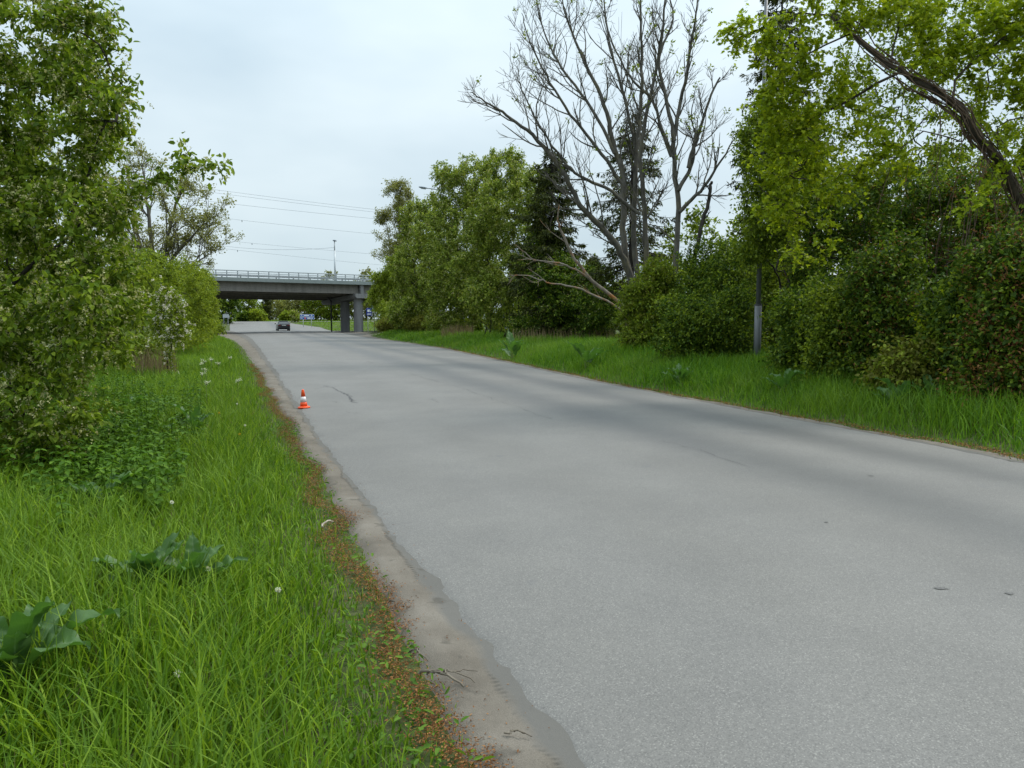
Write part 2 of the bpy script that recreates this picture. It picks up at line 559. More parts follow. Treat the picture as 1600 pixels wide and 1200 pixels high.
M['grass_right'] = leaf_mat('tall_grass_blade', (0.032, 0.105, 0.010), (0.072, 0.19, 0.015), (0.14, 0.28, 0.024), 0.36, 0.5, 0.14, 0.4, 0.4, (0.16, 0.24, 0.03))
M['grass_dry'] = leaf_mat('dry_reed', (0.11, 0.08, 0.045), (0.19, 0.148, 0.085), (0.29, 0.23, 0.14), 0.25, 0.8, 0.1)
M['nettle'] = leaf_mat('nettle_leaf', (0.04, 0.105, 0.014), (0.07, 0.165, 0.022), (0.11, 0.22, 0.03), 0.35)
M['dock'] = None
M['litter'] = leaf_mat('bud_scale_litter', (0.075, 0.034, 0.014), (0.18, 0.074, 0.024), (0.32, 0.16, 0.06), 0.1, 0.8, 0.1)
M['twig'] = bark_mat('fallen_twig_bark', (0.08, 0.065, 0.05), (0.20, 0.17, 0.13))
M['twig_pale'] = bark_mat('pale_stick', (0.30, 0.25, 0.19), (0.48, 0.42, 0.34))
M['seed'] = leaf_mat('seed_head', (0.55, 0.55, 0.52), (0.66, 0.66, 0.63), (0.75, 0.75, 0.72), 0.4, 0.9, 0.05)
M['dandelion'] = plain_mat('dandelion_yellow', (0.75, 0.48, 0.02), 0.8)
M['stem_green'] = plain_mat('green_stem', (0.12, 0.16, 0.04), 0.7)


def dock_material():
    m, N, L, out = new_mat('broad_dock_leaf')
    uv = N.new('ShaderNodeUVMap'); uv.uv_map = 'UVMap'
    sp = N.new('ShaderNodeSeparateXYZ')
    L.new(uv.outputs[0], sp.inputs[0])
    a = math_node(N, L, 'ABSOLUTE', math_node(N, L, 'SUBTRACT', sp.outputs['X'], 0.5))
    vein = math_node(N, L, 'FRACT', math_node(N, L, 'ADD', math_node(N, L, 'MULTIPLY', sp.outputs['Y'], 9.0), math_node(N, L, 'MULTIPLY', a, -7.0)))
    vein = math_node(N, L, 'LESS_THAN', vein, 0.12)
    mid = math_node(N, L, 'LESS_THAN', a, 0.03)
    g = N.new('ShaderNodeNewGeometry')
    f = noise(N, L, g.outputs['Position'], 8, 4)
    c = ramp(N, L, f, [(0.3, (0.045, 0.115, 0.022)), (0.7, (0.095, 0.18, 0.045))])
    c = mixrgb(N, L, math_node(N, L, 'MULTIPLY', vein, 0.35), c, (0.09, 0.17, 0.06))
    c = mixrgb(N, L, math_node(N, L, 'MULTIPLY', mid, 0.7), c, (0.16, 0.24, 0.10))
    p = principled(N, L, None, c, 0.46, 0.4, bump(N, L, math_node(N, L, 'SUBTRACT', f, math_node(N, L, 'MULTIPLY', vein, 0.5)), 0.5, 0.01))
    t = N.new('ShaderNodeBsdfTranslucent')
    t.inputs['Color'].default_value = (0.09, 0.21, 0.02, 1)
    mx = N.new('ShaderNodeMixShader'); mx.inputs[0].default_value = 0.35
    L.new(p.outputs[0], mx.inputs[1]); L.new(t.outputs[0], mx.inputs[2])
    L.new(mx.outputs[0], out.inputs['Surface'])
    return m


M['dock'] = dock_material()

# ------------------------------------------------------------------ ground, road, shoulders
def grid_mesh(name, P, uv=None, smooth_shade=True):
    """P: (rows, cols, 3)"""
    r, c = P.shape[:2]
    idx = np.arange(r * c).reshape(r, c)
    f = np.stack([idx[:-1, :-1], idx[:-1, 1:], idx[1:, 1:], idx[1:, :-1]], -1).reshape(-1, 4)
    return np_mesh(name, P.reshape(-1, 3), f, smooth_shade, None if uv is None else uv.reshape(-1, 2))


def axis(lo, hi, fine_lo, fine_hi, fine, grow=1.18):
    mid = list(np.arange(fine_lo, fine_hi, fine))
    a, d = [fine_lo], fine
    while a[-1] > lo:
        d *= grow; a.append(a[-1] - d)
    b, d = [mid[-1]], fine
    while b[-1] < hi:
        d *= grow; b.append(b[-1] + d)
    return np.array(a[::-1][:-1] + mid + b[1:])


gx, gy = axis(-1500, 1500, -30, 20, 0.5), axis(-200, 2500, 0, 80, 0.65)
GX, GY = np.meshgrid(gx, gy)
GZ = gz(GX, GY) - 0.02 + 0.0
go = link('ground', grid_mesh('ground', np.stack([GX, GY, GZ], -1)), M['soil'])
tag(go, 'green and brown verge soil under the roadside grass', 'ground', kind='structure')


def vnoise(x, k):
    """smooth one-dimensional noise"""
    i = np.floor(x); f = x - i; f = f * f * (3 - 2 * f)
    h = lambda j: np.modf(np.abs(np.sin(j * 12.9898 + k * 78.233) * 43758.5453))[0]
    return (h(i) * (1 - f) + h(i + 1) * f) * 2 - 1


def wob(s, k, amp):
    return amp * (vnoise(s * 0.9, k) * .8 + vnoise(s * 2.7, k + 1) * .45 + vnoise(s * 7.1, k + 2) * .4 + vnoise(s * 15.0, k + 3) * .3)


ss = np.concatenate([np.arange(-25, 0, .5), np.arange(0, 14, 0.05), np.arange(14, 40, 0.15), np.arange(40, 110, 0.5), np.arange(110, 177, 2.0)])
lam = np.concatenate([[0, .004, .009, .02], np.linspace(0.04, .96, 22), [.98, .991, .996, 1]])
cols_n = len(lam)
THIN = np.interp(lam, [0, .009, .991, 1], [-.02, .0, .0, -.02])[None]
e_l = tl(ss) + wob(ss, 1.0, 0.05) - .06
e_r = tr(ss) + wob(ss, 2.2, 0.05) + .06
TT = e_l[:, None] + (e_r - e_l)[:, None] * lam[None]
SS = np.repeat(ss[:, None], cols_n, 1)
RX, RY = xy(SS, TT)
crown = 0.05 * (1 - (2 * lam - 1) ** 2)[None]
RZ = ghill(RX, RY) + 0.014 + crown + THIN
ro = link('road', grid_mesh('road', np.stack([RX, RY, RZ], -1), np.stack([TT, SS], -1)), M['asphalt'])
tag(ro, 'worn light grey asphalt road running under the bridge', 'road', kind='structure')

# sandy shoulders: 'across' runs from 0 (grass side) to 1 (asphalt side)
def shoulder(name, sgn, inner, outer, s0, s1, label):
    s = np.arange(s0, s1, 0.15)
    k = np.linspace(0, 1, 9)
    a, b = outer(s), inner(s)
    T = a[:, None] + (b - a)[:, None] * k[None]
    S = np.repeat(s[:, None], 9, 1)
    X, Y = xy(S, T)
    Z = np.where(k[None] < .99, gz(X, Y) + 0.022, ghill(X, Y) + 0.008) + 0.006 * np.sin(S * 7 + T * 9)
    Z = np.minimum(Z, ghill(X, Y) + 0.10)
    Z = np.where(k[None] > 0.8, ghill(X, Y) + 0.006 + .004 * vnoise(S * 5, 9) + .003 * vnoise(S * 13, 4), Z)
    Z = np.where(k[None] < .2, gz(X, Y) - .035 * (1 - k[None] * 5) + .012 * k[None] * 5, Z)
    o = link(name, grid_mesh(name, np.stack([X, Y, Z], -1), np.stack([np.repeat(k[None], len(s), 0), S], -1)), M['sand'])
    return tag(o, label, 'road shoulder', kind='structure')


def left_outer(s):
    return np.interp(s, [-30, 3, 8, 14, 28, 50, 64, 76, 90, 120], [.70, .74, .74, .68, .48, -.05, -.6, -1.5, -3, -4]) + wob(s, 0.4, 0.06)


def right_outer(s):
    return tr(s) + np.interp(s, [-30, 18, 60, 74, 80, 95, 110], [.30, .30, .45, 1.2, 4.0, 4.5, 1.0]) + wob(s, 3.0, 0.06)


shoulder('shoulder_left', -1, lambda s: tl(s) + 0.02, left_outer, -20, 118, 'pale sandy shoulder between asphalt and the grass on the left')
shoulder('shoulder_right', 1, lambda s: tr(s) - 0.02, right_outer, -20, 108, 'narrow sandy shoulder below the tall grass on the right')

# the road that crosses behind the bridge
def strip(name, pts, width, mat, dz, label):
    pts = np.array(pts)
    n = 60
    u = np.linspace(0, 1, n) * (len(pts) - 1)
    i = np.minimum(u.astype(int), len(pts) - 2)
    f = (u - i)[:, None]
    c = pts[i] * (1 - f) + pts[i + 1] * f
    d = np.gradient(c, axis=0)
    d /= np.linalg.norm(d, axis=1)[:, None]
    nrm = np.stack([d[:, 1], -d[:, 0]], 1)
    k = np.linspace(-0.5, 0.5, 5)
    P = c[:, None] + nrm[:, None] * (k * width)[None, :, None]
    Z = ghill(P[..., 0], P[..., 1]) + dz
    uvs = np.stack([np.repeat((k * width + 2)[None], n, 0), np.repeat((u * 20)[:, None], 5, 1)], -1)
    o = link(name, grid_mesh(name, np.concatenate([P, Z[..., None]], -1), uvs), mat)
    return tag(o, label, 'road', kind='structure')


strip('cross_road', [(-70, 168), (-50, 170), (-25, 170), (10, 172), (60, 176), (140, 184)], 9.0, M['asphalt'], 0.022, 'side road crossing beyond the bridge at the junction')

# cracks in the asphalt, thin irregular strips of open joint
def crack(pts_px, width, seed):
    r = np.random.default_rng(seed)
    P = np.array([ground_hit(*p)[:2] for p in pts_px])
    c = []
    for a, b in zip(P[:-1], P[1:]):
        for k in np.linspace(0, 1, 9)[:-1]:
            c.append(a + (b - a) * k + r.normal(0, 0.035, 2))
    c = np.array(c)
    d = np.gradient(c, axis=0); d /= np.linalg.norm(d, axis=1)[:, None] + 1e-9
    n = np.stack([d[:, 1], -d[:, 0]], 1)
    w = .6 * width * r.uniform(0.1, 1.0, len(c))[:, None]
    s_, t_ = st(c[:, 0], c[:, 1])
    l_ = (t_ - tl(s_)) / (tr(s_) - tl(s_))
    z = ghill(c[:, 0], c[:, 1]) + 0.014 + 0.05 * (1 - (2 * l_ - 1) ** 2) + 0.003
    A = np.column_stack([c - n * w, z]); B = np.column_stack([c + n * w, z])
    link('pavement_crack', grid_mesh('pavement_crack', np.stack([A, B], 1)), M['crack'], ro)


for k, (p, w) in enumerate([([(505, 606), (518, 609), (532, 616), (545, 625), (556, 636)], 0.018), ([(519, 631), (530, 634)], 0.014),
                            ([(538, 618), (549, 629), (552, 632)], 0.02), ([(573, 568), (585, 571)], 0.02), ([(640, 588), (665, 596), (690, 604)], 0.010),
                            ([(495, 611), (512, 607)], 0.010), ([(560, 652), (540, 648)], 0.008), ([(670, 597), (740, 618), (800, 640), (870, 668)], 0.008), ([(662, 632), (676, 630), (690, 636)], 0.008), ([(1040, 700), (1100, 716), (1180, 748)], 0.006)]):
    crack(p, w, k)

# small oil spots and patches of worn binder
for k, (px, py, rx, ry_) in enumerate([(1470, 942, .05, .009), (1575, 950, .03, .008), (1290, 833, .02, .007), (1360, 756, .035, .01)]):
    r = np.random.default_rng(900 + k)
    p = ground_hit(px, py)
    s_, t_ = st(p[0], p[1])
    l_ = (t_ - tl(s_)) / (tr(s_) - tl(s_))
    z = float(ghill(p[0], p[1])) + 0.014 + 0.05 * (1 - (2 * l_ - 1) ** 2) + 0.004
    a_ = np.arange(14) * 2 * math.pi / 14
    rad = r.uniform(.5, 1.15, 14)
    V = np.stack([p[0] + rx * rad * np.cos(a_), p[1] + ry_ * 3 * rad * np.sin(a_), np.full(14, z)], 1)
    link('pavement_stain', np_mesh('pavement_stain', V, np.arange(14)[None]), M['stain'], ro)

# ------------------------------------------------------------------ vegetation tools
def tubes_np(chains):
    """chains: list of (pts (n,3), radii (n,), sides) -> verts, faces"""
    V, Fq, base = [], [], 0
    for pts, rad, n in chains:
        m = len(pts)
        d = np.empty_like(pts)
        d[1:-1] = pts[2:] - pts[:-2] if m > 2 else d[1:-1]
        d[0] = pts[1] - pts[0]; d[-1] = pts[-1] - pts[-2]
        d /= np.linalg.norm(d, axis=1)[:, None] + 1e-9
        mean = d.mean(0)
        ref = np.array([1.0, 0.12, 0.0]) if abs(mean[2]) > 0.6 else np.array([0.1, 0.1, 1.0])
        a = np.cross(d, ref); a /= np.linalg.norm(a, axis=1)[:, None] + 1e-9
        b = np.cross(d, a)
        th = np.arange(n) * (2 * math.pi / n)
        ring = a[:, None] * np.cos(th)[None, :, None] + b[:, None] * np.sin(th)[None, :, None]
        V.append((pts[:, None] + ring * rad[:, None, None]).reshape(-1, 3))
        i0 = (np.arange(m - 1)[:, None] * n + np.arange(n)[None]).ravel() + base
        i1 = (np.arange(m - 1)[:, None] * n + (np.arange(n)[None] + 1) % n).ravel() + base
        Fq.append(np.stack([i0, i1, i1 + n, i0 + n], 1))
        base += m * n
    return np.concatenate(V), np.concatenate(Fq)


def unit(v):
    return v / (np.linalg.norm(v, axis=-1, keepdims=True) + 1e-9)


MAPLE = np.array([(0.0, 0.0), (0.02, 0.44), (0.28, 0.27), (0.46, 0.54), (0.6, 0.25), (1.0, 0.0), (0.6, -0.25), (0.46, -0.54), (0.28, -0.27), (0.02, -0.44)])


def leaves_np(pos, d, nrm, L, W, kind):
    d = unit(d)
    side = unit(np.cross(d, nrm))
    up = np.cross(side, d)
    n = len(pos)
    L = np.broadcast_to(L, n)[:, None]; W = np.broadcast_to(W, n)[:, None]
    if kind == 'quad':
        pts = [pos, pos + d * L * .45 + side * W * .5 + up * W * .16, pos + d * L - up * L * .12, pos + d * L * .45 - side * W * .5 + up * W * .16]
        V = np.stack(pts, 1)
        f = np.arange(n * 4).reshape(n, 4)
        return V.reshape(-1, 3), f
    if kind == 'hex':
        pts = [pos, pos + d * L * .3 + side * W * .46 + up * W * .14, pos + d * L * .68 + side * W * .4 + up * W * .08 - up * L * .05, pos + d * L - up * L * .2,
               pos + d * L * .68 - side * W * .4 + up * W * .08 - up * L * .05, pos + d * L * .3 - side * W * .46 + up * W * .14]
        V = np.stack(pts, 1)
        b = (np.arange(n) * 6)[:, None]
        f = np.concatenate([b + np.array([[0, 1, 2, 3]]), b + np.array([[0, 3, 4, 5]])])
        return V.reshape(-1, 3), f
    if kind == 'maple':
        V = np.stack([pos + d * L * a + side * W * s + up * (0.12 * W * abs(s) - 0.18 * L * max(a, 0) ** 2) for a, s in MAPLE], 1)
        k = len(MAPLE)
        return V.reshape(-1, 3), np.arange(n * k).reshape(n, k)


class Skel:
    """a branch skeleton: stems first, then a branch to every target point of the crown"""

    def __init__(self, rng):
        self.rng = rng
        self.P, self.par, self.D = [], [], []

    def add(self, p, parent, d):
        self.P.append(np.asarray(p, float)); self.par.append(parent); self.D.append(d)
        return len(self.P) - 1

    def stem(self, pts, step, parent=-1, jit=0.03):
        pts = np.array(pts, float)
        out = [parent]
        for i in range(len(pts) - 1):
            a, b = pts[i], pts[i + 1]
            n = max(1, int(np.linalg.norm(b - a) / step))
            for k in range(n + (1 if i == len(pts) - 2 else 0)):
                if parent >= 0 and i == 0 and k == 0:
                    continue
                q = a + (b - a) * (k / n) + (self.rng.normal(0, jit, 3) if k else 0)
                d = unit(b - a)
                out.append(self.add(q, out[-1], d))
        return out[1:]

    def nearest(self, p):
        return int(np.argmin(((np.array(self.P) - p) ** 2).sum(1)))

    def grow(self, targets, step, up_pen=0.8, bend=0.35, jit=0.05):
        rng = self.rng
        P = np.array(self.P)
        d0 = np.array([np.min(((P - t) ** 2).sum(1)) for t in targets])
        buf = np.zeros((len(P) + len(targets) * 14 + 50, 3)); n = len(P); buf[:n] = P
        for t in targets[np.argsort(d0)]:
            v = t - buf[:n]
            dist = np.sqrt((v ** 2).sum(1))
            cost = dist + up_pen * np.maximum(0, -v[:, 2])
            j = int(np.argmin(cost))
            L = dist[j]
            if L < 0.02: continue
            m = int(min(12, max(1, round(L / step))))
            p0, dj = buf[j].copy(), self.D[j]
            ctrl = p0 + unit(unit(t - p0) * 0.6 + dj * bend + np.array([0, 0, 0.15])) * L * 0.5
            prev, last = j, p0
            for k in range(1, m + 1):
                u = k / m
                q = p0 * (1 - u) ** 2 + ctrl * 2 * u * (1 - u) + t * u * u
                if k < m: q = q + rng.normal(0, jit * L / m, 3)
                d = unit(q - last)
                prev = self.add(q, prev, d)
                buf[n] = q; n += 1
                last = q
                if n >= len(buf) - 2:
                    buf = np.concatenate([buf, np.zeros_like(buf)])

    def finish(self, r_tip, g=2.4, r_max=9.0, r_min_root=0.0):
        n = len(self.P)
        acc = np.zeros(n)
        R = np.zeros(n)
        for i in range(n - 1, -1, -1):
            R[i] = max(r_tip, acc[i] ** (1 / g)) if acc[i] > 0 else r_tip
            R[i] = min(R[i], r_max)
            if self.par[i] >= 0: acc[self.par[i]] += R[i] ** g
        self.R = R
        kids = [[] for _ in range(n)]
        for i, p in enumerate(self.par):
            if p >= 0: kids[p].append(i)
        self.kids = kids
        return self

    def chains(self, min_r=0.0):
        out = []
        P = np.array(self.P)
        starts = [(i, -1) for i, p in enumerate(self.par) if p < 0]
        while starts:
            i, p = starts.pop()
            ids = [i]
            while self.kids[ids[-1]]:
                ks = sorted(self.kids[ids[-1]], key=lambda k: -self.R[k])
                for k in ks[1:]: starts.append((k, ids[-1]))
                ids.append(ks[0])
            pts = P[ids]; rad = self.R[ids].copy()
            if p >= 0:
                pts = np.concatenate([P[[p]], pts]); rad = np.concatenate([[min(rad[0] * 1.15, self.R[p])], rad])
            if len(pts) < 2 or rad.max() < min_r: continue
            rad[-1] *= 0.5
            r = rad.max()
            out.append((pts, rad, 9 if r > 0.12 else 7 if r > 0.05 else 5 if r > 0.02 else 3))
        return out

    def thin_edges(self, r_lim):
        P = np.array(self.P); par = np.array(self.par)
        i = np.where((par >= 0) & (self.R < r_lim))[0]
        return P[par[i]], P[i]


def blob_targets(rng, blobs, n, shell=0.55):
    """n points in a set of ellipsoids (cx,cy,cz,rx,ry,rz), mostly towards their surface"""
    B = np.array(blobs)
    w = (B[:, 3] * B[:, 5] + B[:, 4] * B[:, 5]) ; w /= w.sum()
    i = rng.choice(len(B), n, p=w)
    d = unit(rng.normal(0, 1, (n, 3)))
    r = rng.uniform(0, 1, n) ** (1 / 3) * (1 - shell) + shell * rng.uniform(0.7, 1.08, n)
    r = r * np.where(rng.uniform(0, 1, n) < .16, rng.uniform(1.0, 1.3, n), 1.0)
    return B[i, :3] + d * B[i, 3:] * r[:, None]


def pb(px, py, Y, rpx, rpy, ry=None):
    """an ellipsoid given by its outline in the photograph and its distance"""
    c = at(px, py, Y)
    k = Y / F_PX
    return (*c, rpx * k, ry if ry is not None else min(rpx, rpy) * k * 1.1, rpy * k)


def foliage(rng, sk, r_lim, n_twig, per, tl_len, L, W, kind, droop=0.35, spread=0.6, upn=0.9, jitter=0.0):
    A, B = sk.thin_edges(r_lim)
    ln = np.linalg.norm(B - A, axis=1); pr = ln / ln.sum()
    i = rng.choice(len(A), n_twig, p=pr)
    u = rng.uniform(0, 1, n_twig)[:, None]
    base = A[i] + (B[i] - A[i]) * u + rng.normal(0, jitter, (n_twig, 3))
    td = unit(unit(B[i] - A[i]) * 0.7 + rng.normal(0, spread, (n_twig, 3)) + np.array([0, 0, 0.1]))
    tlen = rng.uniform(0.5, 1.2, n_twig)[:, None] * tl_len
    k = np.repeat(np.arange(n_twig), per)
    f = np.tile((np.arange(per) + 0.5) / per, n_twig)[:, None]
    pos = base[k] + td[k] * tlen[k] * f + np.array([0, 0, -1]) * (tlen[k] * f) ** 2 * 0.4
    n = len(pos)
    d = unit(td[k] * 0.5 + rng.normal(0, 0.62, (n, 3)) + np.array([0, 0, -droop]))
    nrm = unit(rng.normal(0, 0.55, (n, 3)) + np.array([0, 0, upn]))
    Ls = L * rng.uniform(0.65, 1.2, n); Ws = W * rng.uniform(0.7, 1.15, n)
    return leaves_np(pos, d, nrm, Ls, Ws, kind), (base, td, tlen)


def racemes(rng, base, count, length, petals, size):
    """hanging spikes of small flowers"""
    i = rng.choice(len(base), count)
    p0 = base[i] + rng.normal(0, 0.05, (count, 3))
    d = unit(rng.normal(0, 0.7, (count, 3)) + np.array([0, 0, -0.35]))
    k = np.repeat(np.arange(count), petals)
    f = rng.uniform(0.1, 1, count * petals)[:, None]
    pos = p0[k] + d[k] * length * f + np.array([0, 0, -1]) * (length * f ** 2 * 0.35) + rng.normal(0, size * 0.55, (count * petals, 3)) * (1.15 - f)
    n = len(pos)
    return leaves_np(pos, unit(rng.normal(0, 1, (n, 3))), unit(rng.normal(0, 1, (n, 3))), size * rng.uniform(.7, 1.3, n), size * rng.uniform(.7, 1.2, n), 'quad')


def join_np(parts):
    V, Fs, b = [], [], 0
    for v, f in parts:
        V.append(v); Fs.append(f + b); b += len(v)
    return np.concatenate(V), Fs


def plant(name, label, cat, group, base, parts):
    """parts: list of (part name, verts, faces, material, smooth)"""
    root = empty(name, tuple(float(k) for k in base))
    tag(root, label, cat, group)
    for pn, v, f, mat, sm in parts:
        link(pn, np_mesh(pn, v - np.asarray(base)[None], f, sm), mat, root)
    return root


def bush(name, label, cat, group, seed, blobs, roots, n_t, n_twig, per, L, W, mat, bark='bark_dark', kind='quad', step=0.45, r_tip=0.006,
         tl_len=0.4, droop=0.35, flowers=None, flower_mat='blossom', shell=0.55, jitter=0.05, stems_up=0.45, g=2.4, r_max=0.35, extra=None, r_lim=None, upn=0.9, second=None):
    rng = np.random.default_rng(seed)
    if kind == 'quad': n_twig, L, W = int(n_twig * .70), L * 1.14, W * 1.18
    sk = Skel(rng)
    B = np.array(blobs)
    c = np.average(B[:, :3], axis=0, weights=B[:, 3] * B[:, 5])
    roots = [np.array([r[0], r[1], float(gz(r[0], r[1])) - 0.05]) for r in roots]
    for r in roots:
        goal = B[rng.integers(len(B)), :3] * 0.6 + c * 0.4 if len(roots) > 1 else c
        top = r + (goal - r) * stems_up
        midp = r + (top - r) * 0.5 + rng.normal(0, 0.08, 3) * np.array([1, 1, 0])
        midp[2] = r[2] + (top[2] - r[2]) * 0.6
        sk.stem([r, midp, top], step)
    if extra:
        for e in extra:
            j = sk.nearest(np.array(e[0]))
            sk.stem([sk.P[j]] + [np.array(q) for q in e], step, parent=j)
    sk.grow(blob_targets(rng, blobs, n_t, shell), step)
    sk.finish(r_tip, g, r_max)
    tv, tf = tubes_np(sk.chains())
    (lv, lf), (base, td, tlen) = foliage(rng, sk, r_lim or r_tip * 2.6, n_twig, per, tl_len, L, W, kind, droop, jitter=jitter, upn=upn)
    parts = [('trunk', tv, tf, M[bark], True), ('crown', lv, lf, M[mat], False)]
    if second:
        mat2, n2, per2, L2, W2, kind2 = second
        (l2, f2), _ = foliage(rng, sk, r_lim or r_tip * 2.6, n2, per2, tl_len, L2, W2, kind2, droop, jitter=jitter, upn=upn)
        parts.append(('old_leaves' if mat2 == 'leaf_brown' else 'young_leaves', l2, f2, M[mat2], False))
    if flowers:
        cnt, ln, pet, size = flowers
        fv, ff = racemes(rng, base + td * tlen * 0.7, cnt, ln, pet, size)
        parts.append(('blossom', fv, ff, M[flower_mat], False))
    return plant(name, label, cat, group, roots[0], parts)


def XY(px, Y):
    return ((px - 800) / F_PX * Y, Y)


# ------------------------------------------------------------------ trees on the left
bush('bird_cherry_tree', 'large bird cherry with hanging cream blossom filling the left edge of the picture', 'tree', 'trees left of the road', 21,
     [pb(30, 60, 9.3, 110, 90, 1.0), pb(110, 50, 9.0, 55, 70, .7), pb(150, 120, 8.8, 50, 60, .6), pb(185, 150, 8.7, 28, 26, .4), pb(60, 200, 9.2, 110, 80, 1.0),
      pb(150, 215, 9.0, 45, 40, .5), pb(-70, 250, 9.5, 110, 260, 1.2), pb(70, 330, 9.0, 110, 80, 1.0), pb(130, 350, 8.6, 60, 60, .6), pb(40, 450, 8.6, 130, 90, 1.0),
      pb(150, 450, 8.4, 60, 60, .7), pb(170, 520, 8.4, 45, 40, .6), pb(80, 550, 8.4, 110, 70, .9), pb(30, 640, 8.2, 110, 70, .8), pb(110, 610, 8.2, 55, 50, .5),
      pb(-80, 560, 8.6, 120, 130, 1.0), pb(20, 700, 7.9, 90, 40, .6), pb(95, 665, 7.9, 50, 36, .4), pb(245, 262, 8.9, 40, 16, .22), pb(305, 245, 8.8, 28, 20, .2), pb(340, 266, 8.8, 16, 8, .12), pb(280, 285, 8.9, 34, 8, .15), pb(215, 285, 8.9, 34, 22, .3)],
     [(-6.6, 9.3), (-6.3, 9.7), (-6.9, 9.0)], 720, 7600, 5, 0.085, 0.045, 'leaf_cherry', kind='hex', step=0.22, r_tip=0.0035, tl_len=0.24,
     flowers=(5200, 0.125, 11, 0.021), shell=0.4, jitter=0.03, r_lim=0.011,
     extra=[[at(160, 320, 9.0), at(225, 285, 8.9), at(290, 262, 8.85), at(345, 268, 8.8)], [at(110, 330, 9.0), at(150, 230, 8.9), at(190, 160, 8.8)]])

bush('bird_cherry_bush', 'shaded bird cherry bush in blossom behind the big tree at the left edge', 'bush', 'trees left of the road', 22,
     [pb(60, 480, 13, 120, 110, 1.6), pb(170, 500, 14, 50, 70, 1.0), pb(-60, 420, 13, 120, 160, 1.6), pb(150, 420, 15, 50, 60, 1.0), pb(40, 330, 14, 120, 90, 1.5), pb(60, 200, 14, 120, 100, 1.5)],
     [(-9.2, 13.2), (-8.6, 13.8), (-10, 13.4)], 300, 4200, 5, 0.10, 0.055, 'leaf_cherry', step=0.3, r_tip=0.005, tl_len=0.3, flowers=(2200, 0.14, 8, 0.03))

bush('willow_bush', 'light green young bush just left of the white blossoming shrub', 'bush', 'bushes along the left verge', 23,
     [pb(205, 455, 23, 40, 55, 1.2), pb(195, 520, 22, 35, 30, .9), pb(225, 525, 23, 34, 26, .9), pb(185, 548, 21, 30, 16, .7), pb(235, 440, 25, 40, 50, 1.2), pb(150, 430, 24, 60, 60, 1.4)],
     [XY(205, 23.5), XY(225, 24.5), XY(180, 24)], 220, 4600, 5, 0.10, 0.045, 'leaf_shrub', step=0.4, r_tip=0.005, tl_len=0.35)
bush('apple_bush', 'small wild apple bush covered in white blossom on the left verge', 'bush', 'bushes along the left verge', 24,
     [pb(262, 468, 21, 15, 26, .5), pb(276, 495, 21, 16, 20, .5), pb(252, 500, 21, 14, 18, .45), pb(282, 512, 21, 12, 12, .4), pb(268, 528, 21, 16, 12, .4), pb(250, 526, 21.5, 14, 12, .4)],
     [XY(268, 21.3), XY(262, 21.5)], 130, 900, 5, 0.075, 0.04, 'leaf_shrub', step=0.3, r_tip=0.004, tl_len=0.22, flowers=(270, 0.11, 11, 0.034), flower_mat='petal')
bush('willow_bush', 'broad yellow-green willow bush below the airy tree on the left', 'bush', 'bushes along the left verge', 25,
     [pb(285, 450, 36, 42, 40, 1.5), pb(300, 500, 36, 34, 34, 1.4), pb(260, 430, 37, 40, 36, 1.5), pb(318, 470, 40, 18, 34, 1.2), pb(295, 525, 34, 32, 12, 1.0), pb(265, 525, 32, 30, 14, 1.0), pb(240, 470, 33, 40, 50, 1.5)],
     [XY(285, 36.5), XY(300, 37), XY(265, 36)], 300, 6200, 5, 0.12, 0.05, 'leaf_light', step=0.5, r_tip=0.006, tl_len=0.45)
bush('willow_bush', 'far yellow-green bush hiding the left end of the bridge', 'bush', 'bushes along the left verge', 26,
     [pb(312, 450, 52, 22, 32, 1.4), pb(318, 495, 52, 16, 30, 1.3), pb(328, 512, 58, 9, 11, .8), pb(318, 520, 50, 18, 10, .9), pb(300, 480, 52, 26, 40, 1.5)],
     [XY(315, 53), XY(322, 55)], 240, 4200, 5, 0.15, 0.07, 'leaf_light', step=0.6, r_tip=0.007, tl_len=0.55)
bush('roadside_shrub', 'low shrub where the left verge ends under the bridge', 'bush', 'bushes along the left verge', 27,
     [pb(333, 507, 72, 9, 11, 1.0), pb(326, 500, 74, 12, 16, 1.0), pb(342, 515, 74, 6, 5, .5)],
     [XY(334, 73), XY(330, 74)], 120, 1800, 5, 0.17, 0.08, 'leaf_shrub', step=0.5, r_tip=0.007, tl_len=0.5)


